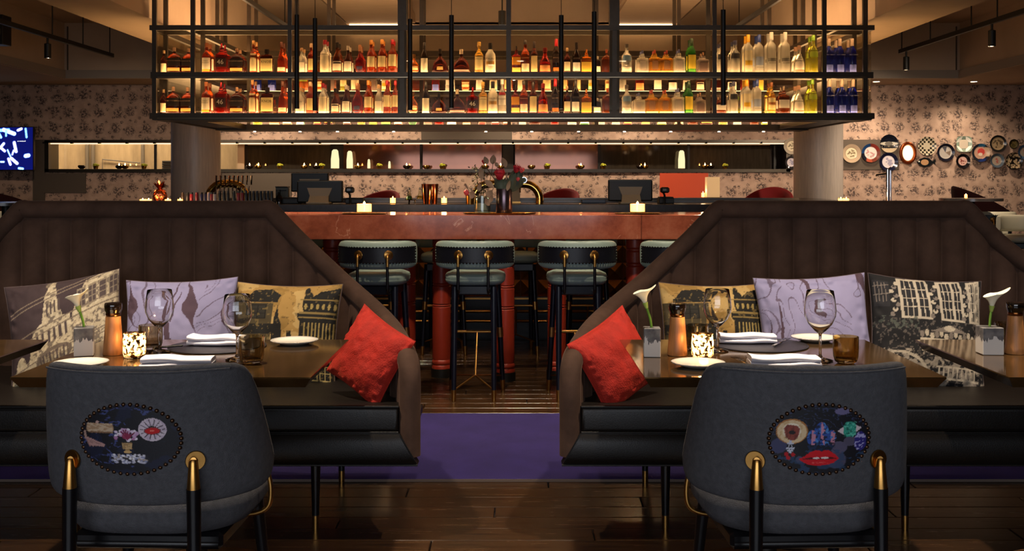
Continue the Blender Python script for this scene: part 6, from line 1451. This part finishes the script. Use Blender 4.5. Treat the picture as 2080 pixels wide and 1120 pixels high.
# things on the slot sill
SZ = NZ0 + .012; SD = WY + .06
GOLDB = mat('gold_bowl', 'a87a34', .2, 1.0); DKB = mat('dark_bowl', '2a1c14', .2, .6)
def sillx(x): return (x - CX) * SD / F
for i, (x, lit, g) in enumerate([(166, 0, 0), (242, 1, 0), (254, 1, 1), (507, 1, 0), (525, 1, 1), (618, 1, 1), (642, 1, 0), (727, 1, 1), (826, 1, 0), (866, 0, 1), (985, 1, 1), (1017, 1, 1), (1080, 0, 1), (1180, 1, 1), (1310, 1, 1), (1300, 0, 0), (1432, 1, 1), (1444, 1, 0)]):
    t = thing('sill_candle_bowl', '%s tealight bowl on the slot sill, %s from the left' % ('gold' if g else 'dark', ORD(i + 1)), 'candle', (sillx(x), SD, SZ), 0, 'tealight bowls on the slot sill')
    obj('bowl', MB().lathe([(0, 0), (.025, 0), (.05, .02), (.056, .04), (.048, .056), (.044, .056), (.05, .04), (.044, .022), (0, .012)], 20), GOLDB if g else DKB, t)
    if lit: obj('flame', MB().lathe([(0, .04), (.010, .055), (0, .09)], 8), FLAME, t)
    obj('wax', MB().lathe([(0, .03), (.04, .03)], 12), WAX if lit else CERAM, t)
BLOOM = mat('yellow_green_bloom', 'a8a828', .7)
for i, x in enumerate((194, 292, 568, 653, 770, 898, 1112, 1225, 1473)):
    t = thing('sill_plant', 'tiny gold pot with yellow-green blooms on the slot sill, %s from the left' % ORD(i + 1), 'potted plant', (sillx(x), SD + .01, SZ), 0, 'tiny potted blooms on the slot sill')
    obj('pot', MB().lathe([(0, 0), (.03, 0), (.04, .045), (.036, .045), (0, .03)], 16), GOLDB, t)
    b2_ = MB()
    for k in range(9): a = 2.4 * k; b2_.sphere((.03 * math.cos(a) * (k / 9) ** .5 * 1.3, .025 * math.sin(a), .058 + .012 * math.cos(k)), .017, 7, 5)
    obj('blooms', b2_, BLOOM, t)
for i, (x, wpx, hpx) in enumerate([(679, 17, 40), (709, 13, 37), (748, 6, 20), (790, 5, 16), (1386, 14, 38)]):  # glowing cylinders in place of spotlight cones behind the slot glass
    t = thing('sill_light_cone', '%s glowing cylinder imitating a light cone on the slot sill, %s from the left' % ('slender' if wpx < 9 else 'broad', ORD(i + 1)), 'lamp', (sillx(x), SD + .07, SZ)); s = SD / F; r_ = wpx * s / 2; h = hpx * s
    obj('shade', MB().lathe([(0, .01), (r_, .01), (r_ * 1.0, h * .5), (r_ * .75, h * .92), (r_ * .4, h), (0, h)], 18), emis('light_cone_glow', 'fff0b8', .55), t); obj('foot', MB().lathe([(0, 0), (r_ * .8, 0), (r_ * .8, .012), (0, .012)], 16), BRASS, t)
# velvet tub chairs and high tables by the papered wall
def tub_chair(x, yt, d, rz, m, lb, sc=1.0):
    zt = z_at(yt, d); t = thing('velvet_tub_chair', lb, 'chair', ((x - CX) * d / F, d, 0), R(rz), 'velvet chairs along the papered wall')
    def fn(u, v):
        a = R(-125) + R(250) * u; k = v * 2 * PI; top = zt - (zt - .92) * (abs(2 * u - 1) ** 1.8); c_, s_ = math.cos(k), math.sin(k)
        r_ = .29 * sc + .03 * (abs(s_) ** .6) * (1 if s_ > 0 else -1); z = .80 + (top - .80) * (.5 + .5 * (abs(c_) ** .5) * (1 if c_ > 0 else -1)); return Vector((r_ * math.sin(a), -r_ * math.cos(a) - .12 * (z - .8), z))
    mm = MB().grid(fn, 30, 16); mm.f.append(tuple(j * 31 for j in range(16))); mm.f.append(tuple(j * 31 + 30 for j in range(16)))
    obj('shell', mm, m, t, ang=80); obj('seat', MB().lathe([(0, .68), (.26, .68), (.28, .72), (.26, .77), (0, .785)], 24), m, t)
    for a, b__ in ((-1, -1), (1, -1), (-1, 1), (1, 1)): obj('leg', MB().cone((a * .2, b__ * .2, 0), (a * .17, b__ * .17, .69), .014, .02, 10), BLACKM, t)
tub_chair(758, 387, 13.6, 150, REDCHAIR, 'crimson velvet tub chair right of the left registers'); tub_chair(1124, 383, 13.6, 150, REDCHAIR, 'crimson velvet tub chair right of the brass font')
tub_chair(1556, 380, 13.0, 150, REDCHAIR, 'crimson velvet tub chair left of the right column'); tub_chair(2008, 378, 13.5, -100, DARKCHAIR, 'dark oxblood tub chair at the far right table', 1.25); tub_chair(20, 388, 13.9, -100, DARKCHAIR, 'dark oxblood tub chair below the wall screen', 1.35)
def high_table(x, y, d, r_, lb):
    z = z_at(y, d); t = thing('round_high_table', lb, 'table', ((x - CX) * d / F, d, 0), 0, 'round high tables'); obj('top', MB().lathe([(0, z - .03), (r_, z - .03), (r_, z), (0, z)], 36), DARKSTONE, t); obj('column', MB().lathe([(.04, .02), (.04, z - .03)], 14), BLACKM, t); obj('base', MB().lathe([(0, 0), (.25, 0), (.25, .02), (0, .025)], 28), BLACKM, t)
    return z
z_ = high_table(1972, 403, 11.9, .33, 'round high table with candle at the far right'); votive(1962, 11.75, z_, 6, 9, 'tiny lit votive on the far right high table', 'votive candles on the bar', .2)
high_table(12, 411, 11.0, .36, 'round high table cut by the left picture edge')
# track lights
def track(X, z, d0, d1, heads, rods, lb):
    t = thing('track_light', lb, 'track light', (X, d0, z)); L_ = d1 - d0
    obj('rail', MB().box((0, L_ / 2, 0), (.035, L_, .05), .003), BLACKM, t, smooth=False)
    for d in rods: obj('rod', MB().tube([(0, d - d0, .02), (0, d - d0, 3.5 - z)], .007, 6), BLACKM, t)
    for d in heads:
        h_ = obj('lamp_head', MB().lathe([(.030, -.22), (.036, -.225), (.036, -.07), (.012, -.06), (.012, 0), (0, 0)], 18), BLACKM, t, (0, d - d0, -.02)); obj('lens', MB().lathe([(0, -.215), (.031, -.215)], 16), emis('track_lens', 'fff0d8', 5.0), h_)
        l = bpy.data.lights.new('track_beam', 'SPOT'); l.energy = 90 if X < 0 else 150; l.color = (1, .78, .58); l.spot_size = R(95); l.spot_blend = .7; l.shadow_soft_size = .03
        o = bpy.data.objects.new('track_beam', l); col.objects.link(o); o.parent = h_; o.location = (0, 0, -.23); o.rotation_euler = (R(52), 0, 0)
track(-5.05, 2.9, 8.6, 13.7, [11.78], [8.9, 10.6, 11.9, 12.75, 13.6], 'black track light with one lamp in the left ceiling bay')
track(4.75, 2.9, 8.6, 13.27, [13.05, 10.72], [8.9, 10.6, 11.2, 12.3, 13.2], 'black track light with two lamps in the right ceiling bay')
track(-2.6, 3.1, 8.0, 12.5, [], [8.2, 10.2, 12.4], 'black track rail above the left end of the bottle rack'); track(2.6, 3.1, 8.0, 12.5, [], [8.2, 10.2, 12.4], 'black track rail above the right end of the bottle rack')
t = thing('hanging_spot', 'single black spot lamp hung above the middle of the bottle rack', 'spotlight', ((1020 - CX) * 10.4 / F, 10.4, z_at(50, 10.4))); obj('can', MB().lathe([(.030, 0), (.036, -.004), (.036, .13), (0, .14)], 18), BLACKM, t); obj('lens', MB().lathe([(0, .006), (.031, .006)], 14), MC['track_lens'], t); obj('rod', MB().tube([(0, 0, .13), (0, 0, 3.9 - z_at(50, 10.4))], .008, 6), BLACKM, t)
sp = thing('wall_speaker', 'black speaker box hung at the upper left picture edge', 'speaker', P(-4, 92, 12.4)); sp.location.x -= 0.0
h = 60 * 12.4 / F; obj('box', MB().box((0, 0, h / 2), (.21, .22, h), .006), PLASTK, sp, smooth=False); obj('cone', MB().lathe([(0, -.01), (.03, 0), (.085, .012), (.09, 0)], 24), mat('speaker_cone', '2c2a20', .4), sp, (.0, -.115, h * .42), (R(90), 0, 0)); obj('bracket', MB().tube([(0, 0, h), (0, 0, 3.5 - sp.location.z)], .012, 8), BLACKM, sp)
# recessed downlights
def downlight(X, Y, z, energy, size, lb, tilt=(0, 0), colr=(1, .80, .58), lens_e='recess_lens'):
    t = thing('recessed_downlight', lb, 'downlight', (X, Y, z - .002)); obj('trim_ring', MB().lathe([(.045, -.004), (.06, -.006), (.06, .002)], 24), mat('ring_white', 'b8a890', .5), t); obj('lens', MB().lathe([(0, -.003), (.045, -.003)], 20), emis('recess_lens', 'ffe4bc', 14.0), t)
    if energy:
        l = bpy.data.lights.new('downlight_beam', 'SPOT'); l.energy = energy; l.color = colr; l.spot_size = R(size); l.spot_blend = .8; l.shadow_soft_size = .04
        o = bpy.data.objects.new('downlight_beam', l); col.objects.link(o); o.parent = t; o.location = (0, 0, -.01); o.rotation_euler = (R(tilt[0]), R(tilt[1]), 0)
for i, x in enumerate((1780, 1978)):
    dd = 15.45; p = P(x, 165, dd); downlight(p.x, dd, 2.73, 60, 140, 'bright recessed ceiling spot %s' % ('beside the right end of the rack' if i == 0 else 'toward the right picture edge'))
for i, X in enumerate((-3.6, -1.8, 0, 1.8)): downlight(X, 15.2, 2.73, 110, 150, 'assumed recessed spot washing the papered wall, %s from the left' % ORD(i + 1))  # unseen spots assumed from the lit wall behind the rack
for i, (X, Y, e) in enumerate([(-1.06, 3.7, 130), (.85, 3.7, 130), (-2.2, 3.7, 110), (1.95, 3.7, 110)]): downlight(X, Y, 2.73, e, 84, 'assumed recessed spot above the dining table, %s from the left' % ORD(i + 1), colr=(1, .82, .62))  # unseen spots assumed from the warm light on the tables
for i, X in enumerate((-.25,)): downlight(X, 5.4, 2.73, 40, 70, 'added recessed spot above the purple runner in the aisle')  # unseen spot added to brighten the aisle
for i, X in enumerate((-1.2, 0.1, 1.3)): downlight(X, 5.85, 2.73, 90, 80, 'assumed recessed spot above the bar stools, %s from the left' % ORD(i + 1), tilt=(14, 0))  # unseen spots assumed from the bright stool rims
